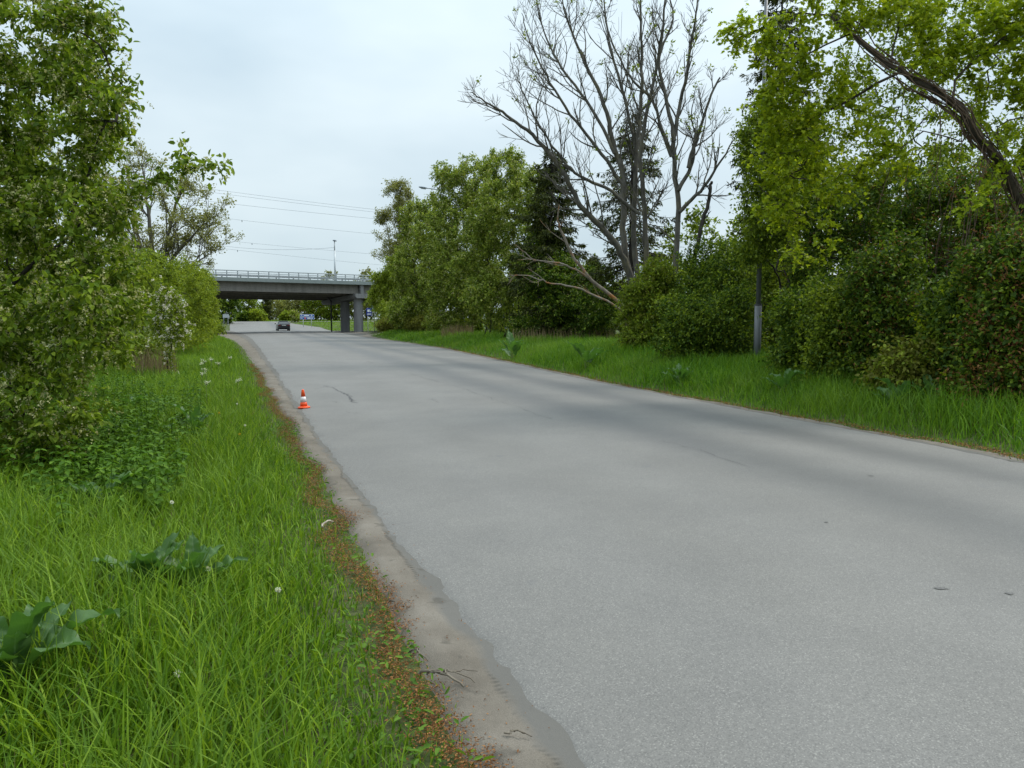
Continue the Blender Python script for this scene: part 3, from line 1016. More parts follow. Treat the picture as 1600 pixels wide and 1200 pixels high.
def airy_tree(name, label, cat, group, seed, base, stems, r0, side_len, n_side, levels, leaf, L, W, per_tip, bark, r_tip=0.006, up=0.35, leaf_kind='quad', tip_only=True, extra_parts=None, spread=0.75):
    """open tree from traced stems; side branches turn upwards, thinner at every level"""
    rng = np.random.default_rng(seed)
    chains, tips = [], []

    def shoot(p, d, length, r, lev):
        m = max(3, int(length / 0.28)); m = min(m, 9)
        pts = [p]; q = p.copy(); dd = d.copy()
        for k in range(m):
            dd = unit(dd + np.array([0, 0, up * 0.22]) + rng.normal(0, 0.13, 3))
            q = q + dd * (length / m)
            pts.append(q.copy())
        pts = np.array(pts)
        rad = np.linspace(r, max(r_tip, r * 0.42), len(pts)); rad[-1] *= 0.7
        chains.append((pts, rad, 5 if r > 0.02 else 3))
        tips.append((pts[-1], dd))
        if lev <= 0: return
        for k in range(int(rng.integers(2, 5))):
            f = rng.uniform(0.3, 0.95); i = min(int(f * m), m - 1)
            dk = unit(pts[i + 1] - pts[i])
            sd = unit(np.cross(dk, rng.normal(0, 1, 3)))
            shoot(pts[i], unit(dk * spread + sd * 0.6), length * rng.uniform(0.4, 0.65), max(r_tip, rad[i] * 0.6), lev - 1)

    for pts, ra, rb, ns in stems:
        pts = np.array(pts, float)
        # smooth and resample
        t = np.linspace(0, len(pts) - 1, (len(pts) - 1) * 5 + 1)
        i = np.minimum(t.astype(int), len(pts) - 2); f = (t - i)[:, None]
        p_1, p0, p1, p2 = pts[np.maximum(i - 1, 0)], pts[i], pts[i + 1], pts[np.minimum(i + 2, len(pts) - 1)]
        c = 0.5 * (2 * p0 + (p1 - p_1) * f + (2 * p_1 - 5 * p0 + 4 * p1 - p2) * f ** 2 + (3 * p0 - p_1 - 3 * p1 + p2) * f ** 3)
        rad = np.linspace(1, 0, len(c)) ** 0.8 * (ra - rb) + rb
        c[1:-1] += rng.normal(0, 0.02, (len(c) - 2, 3))
        chains.append((c, rad, 10 if ra > 0.1 else 7))
        tips.append((c[-1], unit(c[-1] - c[-2])))
        for k in range(ns):
            f = rng.uniform(0.22, 1.0); j = min(int(f * (len(c) - 1)), len(c) - 2)
            dk = unit(c[j + 1] - c[j])
            sd = unit(np.cross(dk, rng.normal(0, 1, 3)))
            r = max(r_tip * 1.5, min(rad[j] * 0.55, r0))
            shoot(c[j], unit(dk * spread + sd * 0.65 + np.array([0, 0, 0.1])), side_len * rng.uniform(0.45, 1.15) * (1.15 - 0.55 * f), r, levels)
    tv, tf = tubes_np(chains)
    parts = [('trunk', tv, tf, M[bark], True)]
    if per_tip > 0:
        T = np.array([t[0] for t in tips]); D = np.array([t[1] for t in tips])
        k = np.repeat(np.arange(len(T)), per_tip)
        n = len(k)
        pos = T[k] + rng.normal(0, L * 0.8, (n, 3))
        lv, lf = leaves_np(pos, unit(D[k] * .5 + rng.normal(0, .8, (n, 3)) + np.array([0, 0, -.2])), unit(rng.normal(0, .6, (n, 3)) + np.array([0, 0, .8])),
                           L * rng.uniform(.6, 1.2, n), W * rng.uniform(.6, 1.2, n), leaf_kind)
        parts.append(('crown', lv, lf, M[leaf], False))
    if extra_parts:
        parts += extra_parts(rng, tips)
    return plant(name, label, cat, group, base, parts)


def ground_pt(px, Y):
    x = (px - 800) / F_PX * Y
    return np.array([x, Y, float(gz(x, Y)) - 0.05])


def trace(pts, Y0, dY=0.0):
    n = len(pts)
    return [at(p[0], p[1], Y0 + dY * k / max(1, n - 1)) for k, p in enumerate(pts)]


b = ground_pt(248, 42)
airy_tree('airy_willow_tree', 'airy half-bare tree with tiny pale leaves behind the left bushes', 'tree', 'trees left of the road', 31, b,
          [([b] + trace([(244, 440), (236, 370), (228, 300), (222, 255)], 42, 0.5), 0.16, 0.02, 16),
           ([b] + trace([(252, 430), (262, 370), (278, 310), (290, 290)], 42, -1), 0.13, 0.02, 16),
           ([b] + trace([(255, 440), (280, 390), (305, 365), (325, 340)], 42, -1.5), 0.12, 0.015, 16),
           ([b] + trace([(262, 450), (290, 420), (315, 405), (328, 395)], 42, 1.0), 0.09, 0.012, 14),
           ([b] + trace([(235, 430), (215, 370), (205, 310), (198, 265)], 42, 1.5), 0.12, 0.02, 14),
           ([b] + trace([(225, 430), (190, 370), (170, 310), (160, 270)], 42, 1.5), 0.12, 0.02, 14)],
          0.05, 2.3, 14, 2, 'leaf_grey', 0.14, 0.07, 14, 'bark_grey', 0.008, up=0.5)

# ------------------------------------------------------------------ trees on the right
FAR = dict(kind='quad', step=0.7, r_tip=0.009, tl_len=0.6, shell=0.42, mat='leaf_cherry_far')
bush('bird_cherry_tree', 'yellow-green bush beside the bus stop sign at the bridge column', 'tree', 'bird cherries right of the road', 41,
     [pb(604, 455, 84, 26, 36, 2.0), pb(620, 490, 80, 30, 24, 2.0), pb(594, 465, 86, 9, 22, 1.0), pb(630, 430, 84, 28, 40, 2.0)],
     [XY(610, 85), XY(620, 83), XY(600, 86)], 520, 9000, 5, 0.20, 0.10, 'leaf_light', step=0.8, r_tip=0.011, tl_len=0.75, flowers=(300, 0.2, 3, 0.1))
bush('bird_cherry_tree', 'pale green flowering bird cherry just below the nearer street lamp head', 'tree', 'bird cherries right of the road', 42,
     [pb(655, 430, 70, 42, 60, 2.6), pb(650, 350, 72, 24, 40, 1.8), pb(680, 390, 68, 40, 60, 2.5), pb(640, 480, 68, 40, 34, 2.2), pb(672, 330, 72, 16, 24, 1.2)],
     [XY(665, 70), XY(650, 71), XY(680, 69)], 650, 10500, 5, 0.19, 0.10, flowers=(2600, 0.18, 3, 0.085), **FAR)
bush('bird_cherry_tree', 'tallest rounded bird cherry with dark stems left of the spruce', 'tree', 'bird cherries right of the road', 43,
     [pb(712, 300, 61, 34, 46, 2.2), pb(725, 360, 60, 55, 60, 2.6), pb(705, 430, 59, 52, 50, 2.6), pb(740, 280, 61, 30, 36, 1.8), pb(720, 470, 58, 48, 30, 2.2), pb(705, 500, 58, 46, 14, 1.5), pb(690, 268, 62, 10, 14, .8), pb(760, 330, 60, 40, 50, 2.2), pb(745, 410, 59, 50, 50, 2.2)],
     [XY(722, 60), XY(705, 60.5), XY(738, 59.5), XY(715, 59)], 750, 12500, 5, 0.175, 0.092, flowers=(3200, 0.18, 3, 0.078), **FAR)
bush('bird_cherry_tree', 'full leafy bird cherry directly left of the dark spruce', 'tree', 'bird cherries right of the road', 44,
     [pb(785, 270, 54, 36, 40, 2.0), pb(780, 340, 52, 52, 60, 2.4), pb(790, 420, 51, 52, 50, 2.4), pb(765, 460, 50, 40, 32, 2.0), pb(790, 500, 51, 50, 14, 1.5), pb(810, 300, 53, 30, 40, 1.6), pb(830, 440, 49, 40, 40, 2.0), pb(825, 360, 51, 40, 50, 2.0), pb(838, 290, 50, 22, 34, 1.2), pb(745, 390, 52, 40, 50, 2.0)],
     [XY(780, 52), XY(765, 52.5), XY(795, 51.5), XY(810, 51), XY(755, 51)], 750, 13000, 5, 0.165, 0.086, flowers=(3200, 0.16, 3, 0.072), **FAR)
bush('bird_cherry_bush', 'dark multi-stemmed bird cherry under the spruce with reeds at its foot', 'bush', 'bird cherries right of the road', 45,
     [pb(865, 440, 44, 46, 44, 2.0), pb(905, 450, 43, 44, 40, 1.9), pb(850, 390, 46, 30, 40, 1.6), pb(930, 480, 41, 34, 34, 1.5), pb(880, 480, 43, 40, 26, 1.5), pb(850, 505, 44, 50, 14, 1.2), pb(920, 510, 42, 40, 16, 1.2)],
     [XY(862, 44.5), XY(880, 44), XY(902, 43.5), XY(845, 45), XY(922, 42)], 600, 9500, 5, 0.14, 0.074, flowers=(700, 0.15, 3, 0.06), **{**FAR, 'mat': 'leaf_dark'})
bush('bramble_mound', 'low yellowish mound of brush on the grass beside the bus stop', 'bush', 'bushes along the right verge', 46,
     [pb(625, 503, 74, 30, 11, 1.2), pb(602, 508, 75, 16, 8, 1.0)], [XY(618, 74.5)], 170, 2000, 5, 0.14, 0.07, 'leaf_olive', step=0.5, r_tip=0.008, tl_len=0.5)
bush('bramble_mound', 'second low olive mound of brush below the pale bird cherry', 'bush', 'bushes along the right verge', 146,
     [pb(662, 505, 66, 30, 11, 1.2)], [XY(662, 66.3)], 120, 1200, 5, 0.14, 0.07, 'leaf_olive', step=0.5, r_tip=0.008, tl_len=0.5)
bb = ground_pt(622, 100)
airy_tree('birch_tree', 'slender pale birch rising above the bushes near the bridge', 'tree', 'trees right of the road', 47, bb,
          [([bb] + trace([(622, 440), (624, 380), (623, 330), (621, 292)], 100), 0.20, 0.02, 46), ([bb] + trace([(618, 440), (610, 400), (606, 365), (603, 345)], 100, 1), 0.10, 0.015, 22),
           ([bb] + trace([(630, 420), (634, 370), (636, 330), (637, 312)], 100, -1), 0.10, 0.015, 22)],
          0.05, 2.6, 20, 2, 'leaf_grey', 0.24, 0.13, 13, 'bark_birch', 0.014, up=0.3)


def spruce(name, label, seed, px, Y, top_py, w_px, group, lo_frac=0.05, density=1.0, lean=0.0):
    rng = np.random.default_rng(seed)
    base = ground_pt(px, Y)
    top = at(px + lean, top_py, Y)
    H = top[2] - base[2]
    Rm = w_px / F_PX * Y
    chains = [(np.array([base + (top - base) * f for f in np.linspace(0, 1, 8)]), np.linspace(0.018 * H, 0.01, 8), 9)]
    A, D, S = [], [], []
    h = lo_frac
    while h < 0.985:
        R = Rm * (1 - h) ** 0.55 * (0.55 + 0.45 * min(1, (h - lo_frac) * 6 + 0.4))
        for k in range(int(rng.integers(5, 8))):
            th = rng.uniform(0, 2 * math.pi)
            r = R * rng.uniform(0.45, 1.15)
            p0 = base + (top - base) * (h + rng.uniform(-.008, .008))
            o = np.array([math.cos(th), math.sin(th), 0])
            n = 6
            u = np.linspace(0, 1, n)[:, None]
            pts = p0 + o * r * u + np.array([0, 0, 1]) * (-0.42 * r * u + 0.22 * r * u ** 3)
            chains.append((pts, np.linspace(0.012 + r * 0.008, 0.006, n), 4))
            m = max(4, int(r * 16 * density))
            f = rng.uniform(0.12, 1.0, m) ** 0.8
            P = p0 + o * r * f[:, None] + np.array([0, 0, 1]) * (-0.42 * r * f + 0.22 * r * f ** 3)[:, None]
            sd = np.cross(o, [0, 0, 1])
            sg = rng.choice([-1, 1], m)[:, None]
            dd = unit(o * 0.55 + sd * sg * rng.uniform(0.2, 1.0, m)[:, None] + np.array([0, 0, -1]) * rng.uniform(0.15, 0.9, m)[:, None])
            ln = (0.25 + 0.42 * r * (1 - f)) * rng.uniform(0.6, 1.2, m)
            A.append(P); D.append(dd); S.append(ln)
        h += 0.018 + 0.012 * (1 - h)
    A, D, S = np.concatenate(A), np.concatenate(D), np.concatenate(S)
    # each branchlet carries a fringe of needle sprays
    per = 7
    k = np.repeat(np.arange(len(A)), per)
    f = np.tile((np.arange(per) + .3) / per, len(A))[:, None]
    n = len(k)
    pos = A[k] + D[k] * S[k][:, None] * f
    d = unit(D[k] + rng.normal(0, 0.5, (n, 3)) + np.array([0, 0, -0.25]))
    sz = 0.17 * rng.uniform(0.6, 1.3, n) * (Y / 35) ** 0.4
    lv, lf = leaves_np(pos, d, unit(rng.normal(0, .6, (n, 3)) + np.array([0, 0, .7])), sz, sz * 0.32, 'quad')
    tv, tf = tubes_np(chains)
    return plant(name, label, 'tree', group, base, [('trunk', tv, tf, M['bark_dark'], True), ('crown', lv, lf, M['needle'], False)])


spruce('spruce_tree', 'dark spruce standing among the bird cherries right of the road', 51, 862, 45, 226, 92, 'spruces right of the road', 0.06, 1.1)
spruce('spruce_tree', 'thin spruce half hidden behind the trunks of the bare ash', 52, 985, 40, 165, 100, 'spruces right of the road', 0.25, 0.5, 4)
spruce('spruce_tree', 'tall dark spruce behind the maple above the lamp post', 53, 1222, 30, -60, 112, 'spruces right of the road', 0.08, 0.9)
spruce('spruce_tree', 'small dark spruce low between the ash trunks and the bird cherries', 54, 926, 44, 400, 40, 'spruces right of the road', 0.1, 1.0)

# the bare ash: stems traced from the photograph, standing about 30 m away
ab = ground_pt(1000, 30.5)
hub = at(988, 450, 30.5)
hubE = at(1052, 460, 29.6)
abE = ground_pt(1052, 29.6)


def ash_leaves(rng, tips):
    T = np.array([t[0] for t in tips])
    i = rng.choice(len(T), 60, replace=False)
    k = np.repeat(i, 9)
    n = len(k)
    v, f = leaves_np(T[k] + rng.normal(0, .05, (n, 3)), unit(rng.normal(0, 1, (n, 3)) + np.array([0, 0, .3])), unit(rng.normal(0, 1, (n, 3))), 0.14 * rng.uniform(.6, 1.2, n), 0.06, 'quad')
    return [('young_leaves', v, f, M['leaf_light'], False)]


airy_tree('bare_ash_tree', 'tall almost leafless ash with several grey stems behind the right verge', 'tree', 'trees right of the road', 61, ab,
          [([ab, hub] + trace([(971, 396), (939, 354), (906, 321), (883, 275), (841, 219), (799, 186), (766, 163), (734, 144)], 30.2, -2.2), 0.15, 0.010, 23),
           ([hub] + trace([(974, 373), (974, 280), (960, 233), (944, 163), (915, 100), (890, 40), (872, -20)], 30.6, 1.0), 0.135, 0.012, 25),
           ([ab + np.array([.15, 0, 0]), at(995, 430, 30.8)] + trace([(990, 345), (995, 233), (1000, 163), (1004, 93), (1000, 0), (1004, -70)], 30.9, 0.6), 0.125, 0.012, 25),
           ([ab + np.array([.35, 0, 0]), at(1011, 438, 30.3)] + trace([(1007, 326), (1001, 250), (1012, 170), (1030, 90), (1040, 0), (1050, -60)], 30.2, -1.0), 0.115, 0.012, 22),
           (trace([(1000, 335), (944, 294), (906, 275), (874, 242), (845, 200), (820, 150), (805, 110)], 30.0, -1.8), 0.07, 0.010, 16),
           (trace([(974, 290), (940, 240), (900, 190), (860, 130), (830, 70), (815, 20)], 30.7, -1.2), 0.075, 0.010, 19),
           (trace([(960, 240), (925, 170), (880, 110), (850, 50), (838, -10)], 30.7, 1.2), 0.07, 0.010, 19),
           (trace([(995, 240), (975, 150), (955, 80), (945, 10), (940, -50)], 31, 1.0), 0.07, 0.010, 18)],
          0.034, 2.5, 20, 2, 'leaf_light', 0.1, 0.05, 0, 'bark_grey', 0.0068, up=0.55, extra_parts=ash_leaves)
airy_tree('bare_ash_tree', 'forked leafless ash stem right of the taller bare ash', 'tree', 'trees right of the road', 62, abE,
          [([abE, hubE] + trace([(1055, 420), (1060, 326), (1053, 252), (1056, 200), (1070, 130), (1079, 70), (1088, 23), (1094, -50)], 29.6, 0.5), 0.125, 0.012, 22),
           (trace([(1049, 245), (1032, 196), (1018, 154), (981, 117), (953, 56), (940, 10)], 29.6, -1.2), 0.065, 0.01, 15),
           (trace([(1060, 298), (1079, 261), (1088, 219), (1107, 158), (1125, 121)], 29.6, 0.8), 0.08, 0.03, 9),
           (trace([(1062, 331), (1093, 298), (1121, 261), (1149, 214)], 29.6, -1.0), 0.08, 0.012, 8),
           (trace([(1054, 220), (1040, 150), (1030, 90), (1050, 30), (1040, -40)], 29.7, 0.9), 0.08, 0.012, 12),
           (trace([(1075, 262), (1085, 225), (1085, 200)], 29.6, .2), 0.07, 0.04, 3)],
          0.034, 2.0, 20, 2, 'leaf_light', 0.1, 0.05, 0, 'bark_grey', 0.0068, up=0.5, extra_parts=ash_leaves)
dk = ground_pt(1076, 28.6)
airy_tree('dead_stem', 'dark crooked dead stem right of the forked ash', 'tree', 'trees right of the road', 63, dk,
          [([dk] + trace([(1079, 447), (1088, 387), (1104, 326), (1109, 300), (1112, 284)], 28.6, 0.3), 0.09, 0.05, 4)], 0.03, 0.9, 4, 1, 'leaf_light', .1, .05, 0, 'bark_dark', 0.008, up=0.2)
lb = ground_pt(985, 29.4)
airy_tree('fallen_dead_limb', 'broken orange-lichened dead limb leaning left from the foot of the ash', 'dead limb', 'trees right of the road', 64, lb,
          [([lb] + trace([(976, 485), (925, 438), (897, 405), (878, 364), (871, 345), (874, 320)], 29.2, -1.2), 0.08, 0.014, 2),
           (trace([(930, 442), (900, 422), (874, 412), (836, 405), (804, 382)], 29.0, -1.0), 0.045, 0.01, 3),
           ([lb] + trace([(972, 488), (906, 452), (860, 443), (832, 433), (795, 428)], 28.9, -1.2), 0.05, 0.01, 4)],
          0.02, 1.3, 8, 1, 'leaf_light', .1, .05, 0, 'bark_lichen', 0.008, up=0.15)

NEAR = dict(kind='quad', step=0.4, r_tip=0.005, tl_len=0.4)
bush('roadside_shrub', 'yellow-green shrub at the foot of the bare ash trunks', 'bush', 'bushes along the right verge', 71,
     [pb(1000, 475, 27.5, 34, 40, .9), pb(1012, 520, 27, 32, 30, .9), pb(1030, 440, 28, 28, 36, .9), pb(990, 530, 27, 18, 22, .6), pb(1040, 500, 27, 30, 44, 1.0)],
     [XY(1008, 27.6), XY(1025, 27.8), XY(995, 27.3)], 380, 5600, 5, 0.10, 0.052, 'leaf_shrub', second=('leaf_olive', 900, 5, .1, .05, 'quad'), shell=.25, jitter=.1, **NEAR)
bush('roadside_shrub', 'wide dark shrub between the ash and the lamp post', 'bush', 'bushes along the right verge', 72,
     [pb(1090, 470, 27, 44, 46, 1.3), pb(1080, 520, 26.5, 50, 36, 1.2), pb(1140, 480, 26, 44, 60, 1.3), pb(1140, 530, 25.5, 44, 30, 1.1), pb(1150, 420, 26.5, 40, 44, 1.2), pb(1100, 410, 28, 34, 34, 1.1)],
     [XY(1095, 27.2), XY(1120, 26.8), XY(1145, 26.4)], 460, 6000, 5, 0.10, 0.052, 'leaf_dark', second=('leaf_shrub', 1500, 5, .095, .05, 'quad'), shell=.25, jitter=.1, **NEAR)
bush('thicket_tree', 'leafy young tree growing around the upper lamp post', 'tree', 'thicket right of the road', 73,
     [pb(1205, 330, 20.9, 44, 60, .7), pb(1230, 430, 24.5, 36, 60, 1.2), pb(1180, 385, 21.0, 30, 26, .5), pb(1245, 500, 24, 40, 50, 1.0), pb(1195, 230, 21, 34, 70, .7), pb(1240, 250, 25, 44, 70, 1.1)],
     [XY(1225, 24.8), XY(1240, 24.4)], 560, 9000, 5, 0.095, 0.055, 'leaf_shrub', second=('leaf_dark', 1600, 5, .09, .05, 'quad'), **NEAR)
bush('thicket_tree', 'dark green thicket tree right of the lamp post', 'tree', 'thicket right of the road', 74,
     [pb(1300, 430, 20.5, 60, 70, 1.2), pb(1280, 520, 20, 50, 46, 1.1), pb(1330, 350, 21, 60, 60, 1.2), pb(1290, 340, 21, 50, 60, 1.1), pb(1340, 520, 19.5, 46, 50, 1.0), pb(1300, 570, 19, 40, 24, .7)],
     [XY(1305, 20.8), XY(1330, 20.2)], 460, 4800, 5, 0.095, 0.052, 'leaf_dark', second=('leaf_brown', 500, 5, .07, .03, 'quad'), **NEAR)
bush('thicket_tree', 'shadowy tangled tree in the middle of the right thicket', 'tree', 'thicket right of the road', 75,
     [pb(1420, 400, 18.5, 64, 70, 1.1), pb(1400, 320, 19, 70, 60, 1.1), pb(1450, 470, 18, 60, 50, 1.0), pb(1470, 340, 19, 56, 66, 1.1), pb(1400, 480, 18, 40, 40, .9)],
     [XY(1425, 18.8), XY(1450, 18.4)], 460, 4600, 5, 0.095, 0.05, 'leaf_dark', second=('leaf_brown', 700, 5, .07, .03, 'quad'), **NEAR)
bush('thicket_tree', 'dim brown-tinged tree at the right edge below the leaning maple', 'tree', 'thicket right of the road', 76,
     [pb(1540, 400, 17, 60, 70, 1.0), pb(1590, 470, 16.6, 60, 70, 1.0), pb(1520, 480, 16.8, 44, 50, .9), pb(1590, 350, 17, 60, 70, 1.0), pb(1640, 420, 17, 60, 120, 1.0), pb(1530, 310, 18, 50, 50, .9)],
     [XY(1548, 17.4), XY(1590, 17)], 440, 4200, 5, 0.095, 0.05, 'leaf_dark', second=('leaf_brown', 1500, 5, .075, .035, 'quad'), **NEAR)
bush('bramble_bush', 'yellow-olive bramble bush above the grass of the right verge', 'bush', 'bushes along the right verge', 77,
     [pb(1440, 580, 13.6, 60, 40, .5), pb(1400, 590, 13.9, 34, 26, .4), pb(1480, 555, 13.6, 44, 44, .5)],
     [XY(1440, 13.7), XY(1460, 13.7), XY(1415, 13.8)], 240, 1900, 5, 0.08, 0.048, 'leaf_olive', second=('leaf_light', 700, 5, .085, .05, 'hex'), **NEAR)
bush('bramble_bush', 'rusty brown-green bramble at the far right edge', 'bush', 'bushes along the right verge', 78,
     [pb(1560, 600, 11.9, 50, 40, .45), pb(1610, 575, 11.8, 50, 80, .45), pb(1520, 605, 12.5, 30, 24, .4)],
     [XY(1565, 12.1), XY(1600, 12.0)], 220, 1500, 5, 0.08, 0.046, 'leaf_dark', second=('leaf_brown', 900, 5, .07, .035, 'quad'), **NEAR)
for k, (px, py, Y, rx, ry_, mat, m2, lab) in enumerate([
        (1268, 530, 17.3, 40, 64, 'leaf_dark', ('leaf_shrub', 700, 5, .085, .05, 'quad'), 'dark leafy bush on the bank just right of the lamp post'),
        (1325, 532, 15.8, 44, 74, 'leaf_shrub', ('leaf_dark', 1500, 5, .08, .045, 'quad'), 'fresh green bush on the bank left of the olive bramble'),
        (1385, 500, 15.0, 40, 100, 'leaf_dark', ('leaf_brown', 500, 5, .07, .03, 'quad'), 'tall dark bush with brown dead leaves behind the olive bramble'),
        (1510, 530, 13.3, 44, 84, 'leaf_dark', ('leaf_maple', 260, 5, .09, .07, 'hex'), 'dark bush with a few bright leaves between the two brambles'),
        (1590, 490, 12.3, 50, 110, 'leaf_dark', ('leaf_brown', 900, 5, .075, .035, 'quad'), 'rust-tinged dark bush at the right edge above the bramble'),
        (1110, 516, 22.2, 60, 46, 'leaf_dark', ('leaf_shrub', 900, 5, .09, .05, 'quad'), 'low dark bush at the grass edge left of the lamp post')]):
    bush('thicket_bush', lab, 'bush', 'thicket right of the road', 170 + k,
         [pb(px, py, Y, rx, ry_, .6), pb(px - rx * .6, py + ry_ * .4, Y, rx * .8, ry_ * .7, .5), pb(px + rx * .6, py + ry_ * .3, Y - .1, rx * .8, ry_ * .75, .5), pb(px + rx * .5, py - ry_ * .8, Y + .5, rx * .7, ry_ * .7, .5), pb(px - rx * .7, py - ry_ * .6, Y + .4, rx * .6, ry_ * .6, .5)],
         [XY(px, Y + .1), XY(px + 12, Y + .2), XY(px - 12, Y + .2)], 300, 3600, 5, 0.082, 0.048, mat, second=m2, shell=.2, jitter=.09, **NEAR)
for k, (px, Y, py0, w, lab) in enumerate([(1110, 42, 330, 90, 'background tree showing between the ash and the tall spruce'), (1330, 32, 260, 110, 'background tree behind the thicket beside the lamp post'),
                                          (1470, 31, 240, 110, 'background tree behind the middle of the right thicket'), (1600, 30, 250, 110, 'background tree behind the thicket at the right edge'),
                                          (980, 52, 440, 80, 'background bush behind the ash trunks'), (700, 74, 400, 70, 'dim background bush behind the tallest bird cherry'), (780, 66, 390, 80, 'dim background bush behind the bird cherry beside the spruce'),
                                          (880, 58, 400, 80, 'dim background bush behind the spruce'), (1150, 34, 400, 90, 'background bush behind the shrub left of the lamp post'), (640, 96, 440, 50, 'dim background bush behind the bus stop bushes'), (1240, 36, 300, 90, 'background tree behind the lamp post and young tree')]):
    hpx = 560 - py0
    bush('background_tree', lab, 'tree', 'trees behind the right verge', 80 + k,
         [pb(px, py0 + hpx * .3, Y, w, hpx * .34, 2.0), pb(px - w * .3, py0 + hpx * .65, Y, w * .8, hpx * .34, 1.8), pb(px + w * .4, py0 + hpx * .7, Y, w * .8, hpx * .32, 1.8)],
         [XY(px, Y + .3), XY(px + 15, Y + .5)], 200, 2300, 5, 0.21 * max(1, Y / 45), 0.12 * max(1, Y / 45), 'leaf_dark' if k % 2 else 'leaf_shrub', step=0.6, r_tip=0.008, tl_len=0.55)

bush('thicket_tree', 'tall airy yellow-green tree behind the leaning maple', 'tree', 'thicket right of the road', 92,
     [pb(1400, 90, 23, 90, 80, 1.6), pb(1500, 60, 23, 90, 80, 1.6), pb(1580, 140, 22, 60, 90, 1.4), pb(1430, 200, 22, 90, 70, 1.4), pb(1530, 250, 21.5, 70, 60, 1.3), pb(1330, 190, 23, 70, 70, 1.4), pb(1300, 280, 23, 70, 60, 1.4), pb(1450, -20, 23, 150, 40, 1.8)],
     [XY(1450, 23.2), XY(1480, 23), XY(1400, 23.4)], 620, 2700, 5, 0.11, 0.065, 'leaf_shrub', step=0.45, r_tip=0.005, tl_len=0.4, second=('leaf_maple', 1500, 5, .1, .07, 'quad'))
# the leaning maple at the right edge
mb_ = ground_pt(1672, 15.2)
rngm = np.random.default_rng(91)
sk = Skel(rngm)
main = sk.stem([mb_, at(1650, 480, 15.2), at(1612, 345, 15.0), at(1565, 257, 14.8), at(1535, 222, 14.7), at(1506, 175, 14.6), at(1448, 134, 14.6), at(1390, 102, 14.8), at(1360, 79, 15.0), at(1328, 50, 15.2), at(1300, 25, 15.4)], 0.25, jit=0.015)
for pts in ([at(1503, 222, 14.5), at(1463, 210, 14.4), at(1422, 201, 14.3), at(1390, 204, 14.2), at(1366, 209, 14.2)],
            [at(1404, 114, 14.7), at(1370, 130, 14.9), at(1340, 149, 15.2), at(1288, 175, 15.5), at(1262, 192, 15.7)],
            [at(1393, 90, 14.8), at(1396, 72, 14.9), at(1404, 44, 15.0), at(1409, -20, 15.2)],
            [at(1533, 200, 14.8), at(1532, 165, 14.9), at(1531, 137, 15.0)],
            [at(1559, 233, 14.8), at(1559, 198, 14.6), at(1575, 188, 14.5), at(1620, 178, 14.4)],
            [at(1492, 125, 14.8), at(1536, 82, 14.9), at(1579, 53, 15.1), at(1630, 10, 15.2)],
            [at(1330, 52, 15.2), at(1290, 70, 15.4), at(1240, 100, 15.7), at(1195, 140, 15.9)],
            [at(1300, 25, 15.4), at(1250, 20, 15.5), at(1190, 45, 15.6), at(1150, 60, 15.7)],
            [at(1560, 257, 14.8), at(1560, 280, 14.2), at(1500, 330, 13.8)]):
    j = sk.nearest(pts[0])
    sk.stem([sk.P[j]] + pts, 0.25, parent=j, jit=0.015)
mblobs = [pb(1175, 55, 15.7, 45, 28, .6), pb(1150, 55, 15.7, 24, 14, .3), pb(1230, 90, 15.6, 50, 36, .6), pb(1215, 165, 15.8, 46, 40, .6), pb(1265, 150, 15.5, 44, 44, .7), pb(1230, 240, 16, 48, 46, .7),
          pb(1290, 40, 15.4, 50, 36, .7), pb(1340, 20, 15.2, 46, 30, .7), pb(1270, 220, 15.6, 50, 40, .6), pb(1300, 290, 15.6, 50, 34, .6), pb(1225, 310, 16, 40, 40, .6), pb(1410, 20, 15, 60, 30, .8),
          pb(1480, 60, 15, 50, 36, .7), pb(1540, 40, 15, 50, 36, .7), pb(1500, 95, 15, 44, 24, .6), pb(1590, 120, 14.6, 30, 36, .6), pb(1590, 30, 15, 40, 40, .8), pb(1350, 190, 15, 36, 24, .5),
          pb(1330, 130, 15.3, 30, 24, .4), pb(1590, 220, 14.4, 26, 30, .5), pb(1440, 90, 14.8, 40, 24, .5), pb(1640, 80, 14.6, 60, 100, .9), pb(1440, -40, 15.2, 200, 40, 1.2), pb(1390, 250, 15.2, 50, 30, .6),
          pb(1260, 370, 16, 40, 40, .6)]
sk.grow(blob_targets(rngm, mblobs, 760, 0.4), 0.3)
sk.finish(0.0045, 2.5, 0.19)
for q_, i_ in enumerate(main):
    sk.R[i_] = max(min(sk.R[i_], .15), 0.145 - 0.12 * (q_ / len(main)) ** 1.1)
tv, tf = tubes_np(sk.chains())
(lv, lf), _ = foliage(rngm, sk, 0.013, 4000, 6, 0.32, 0.084, 0.088, 'maple', 0.25, 0.6, 1.5, 0.04)
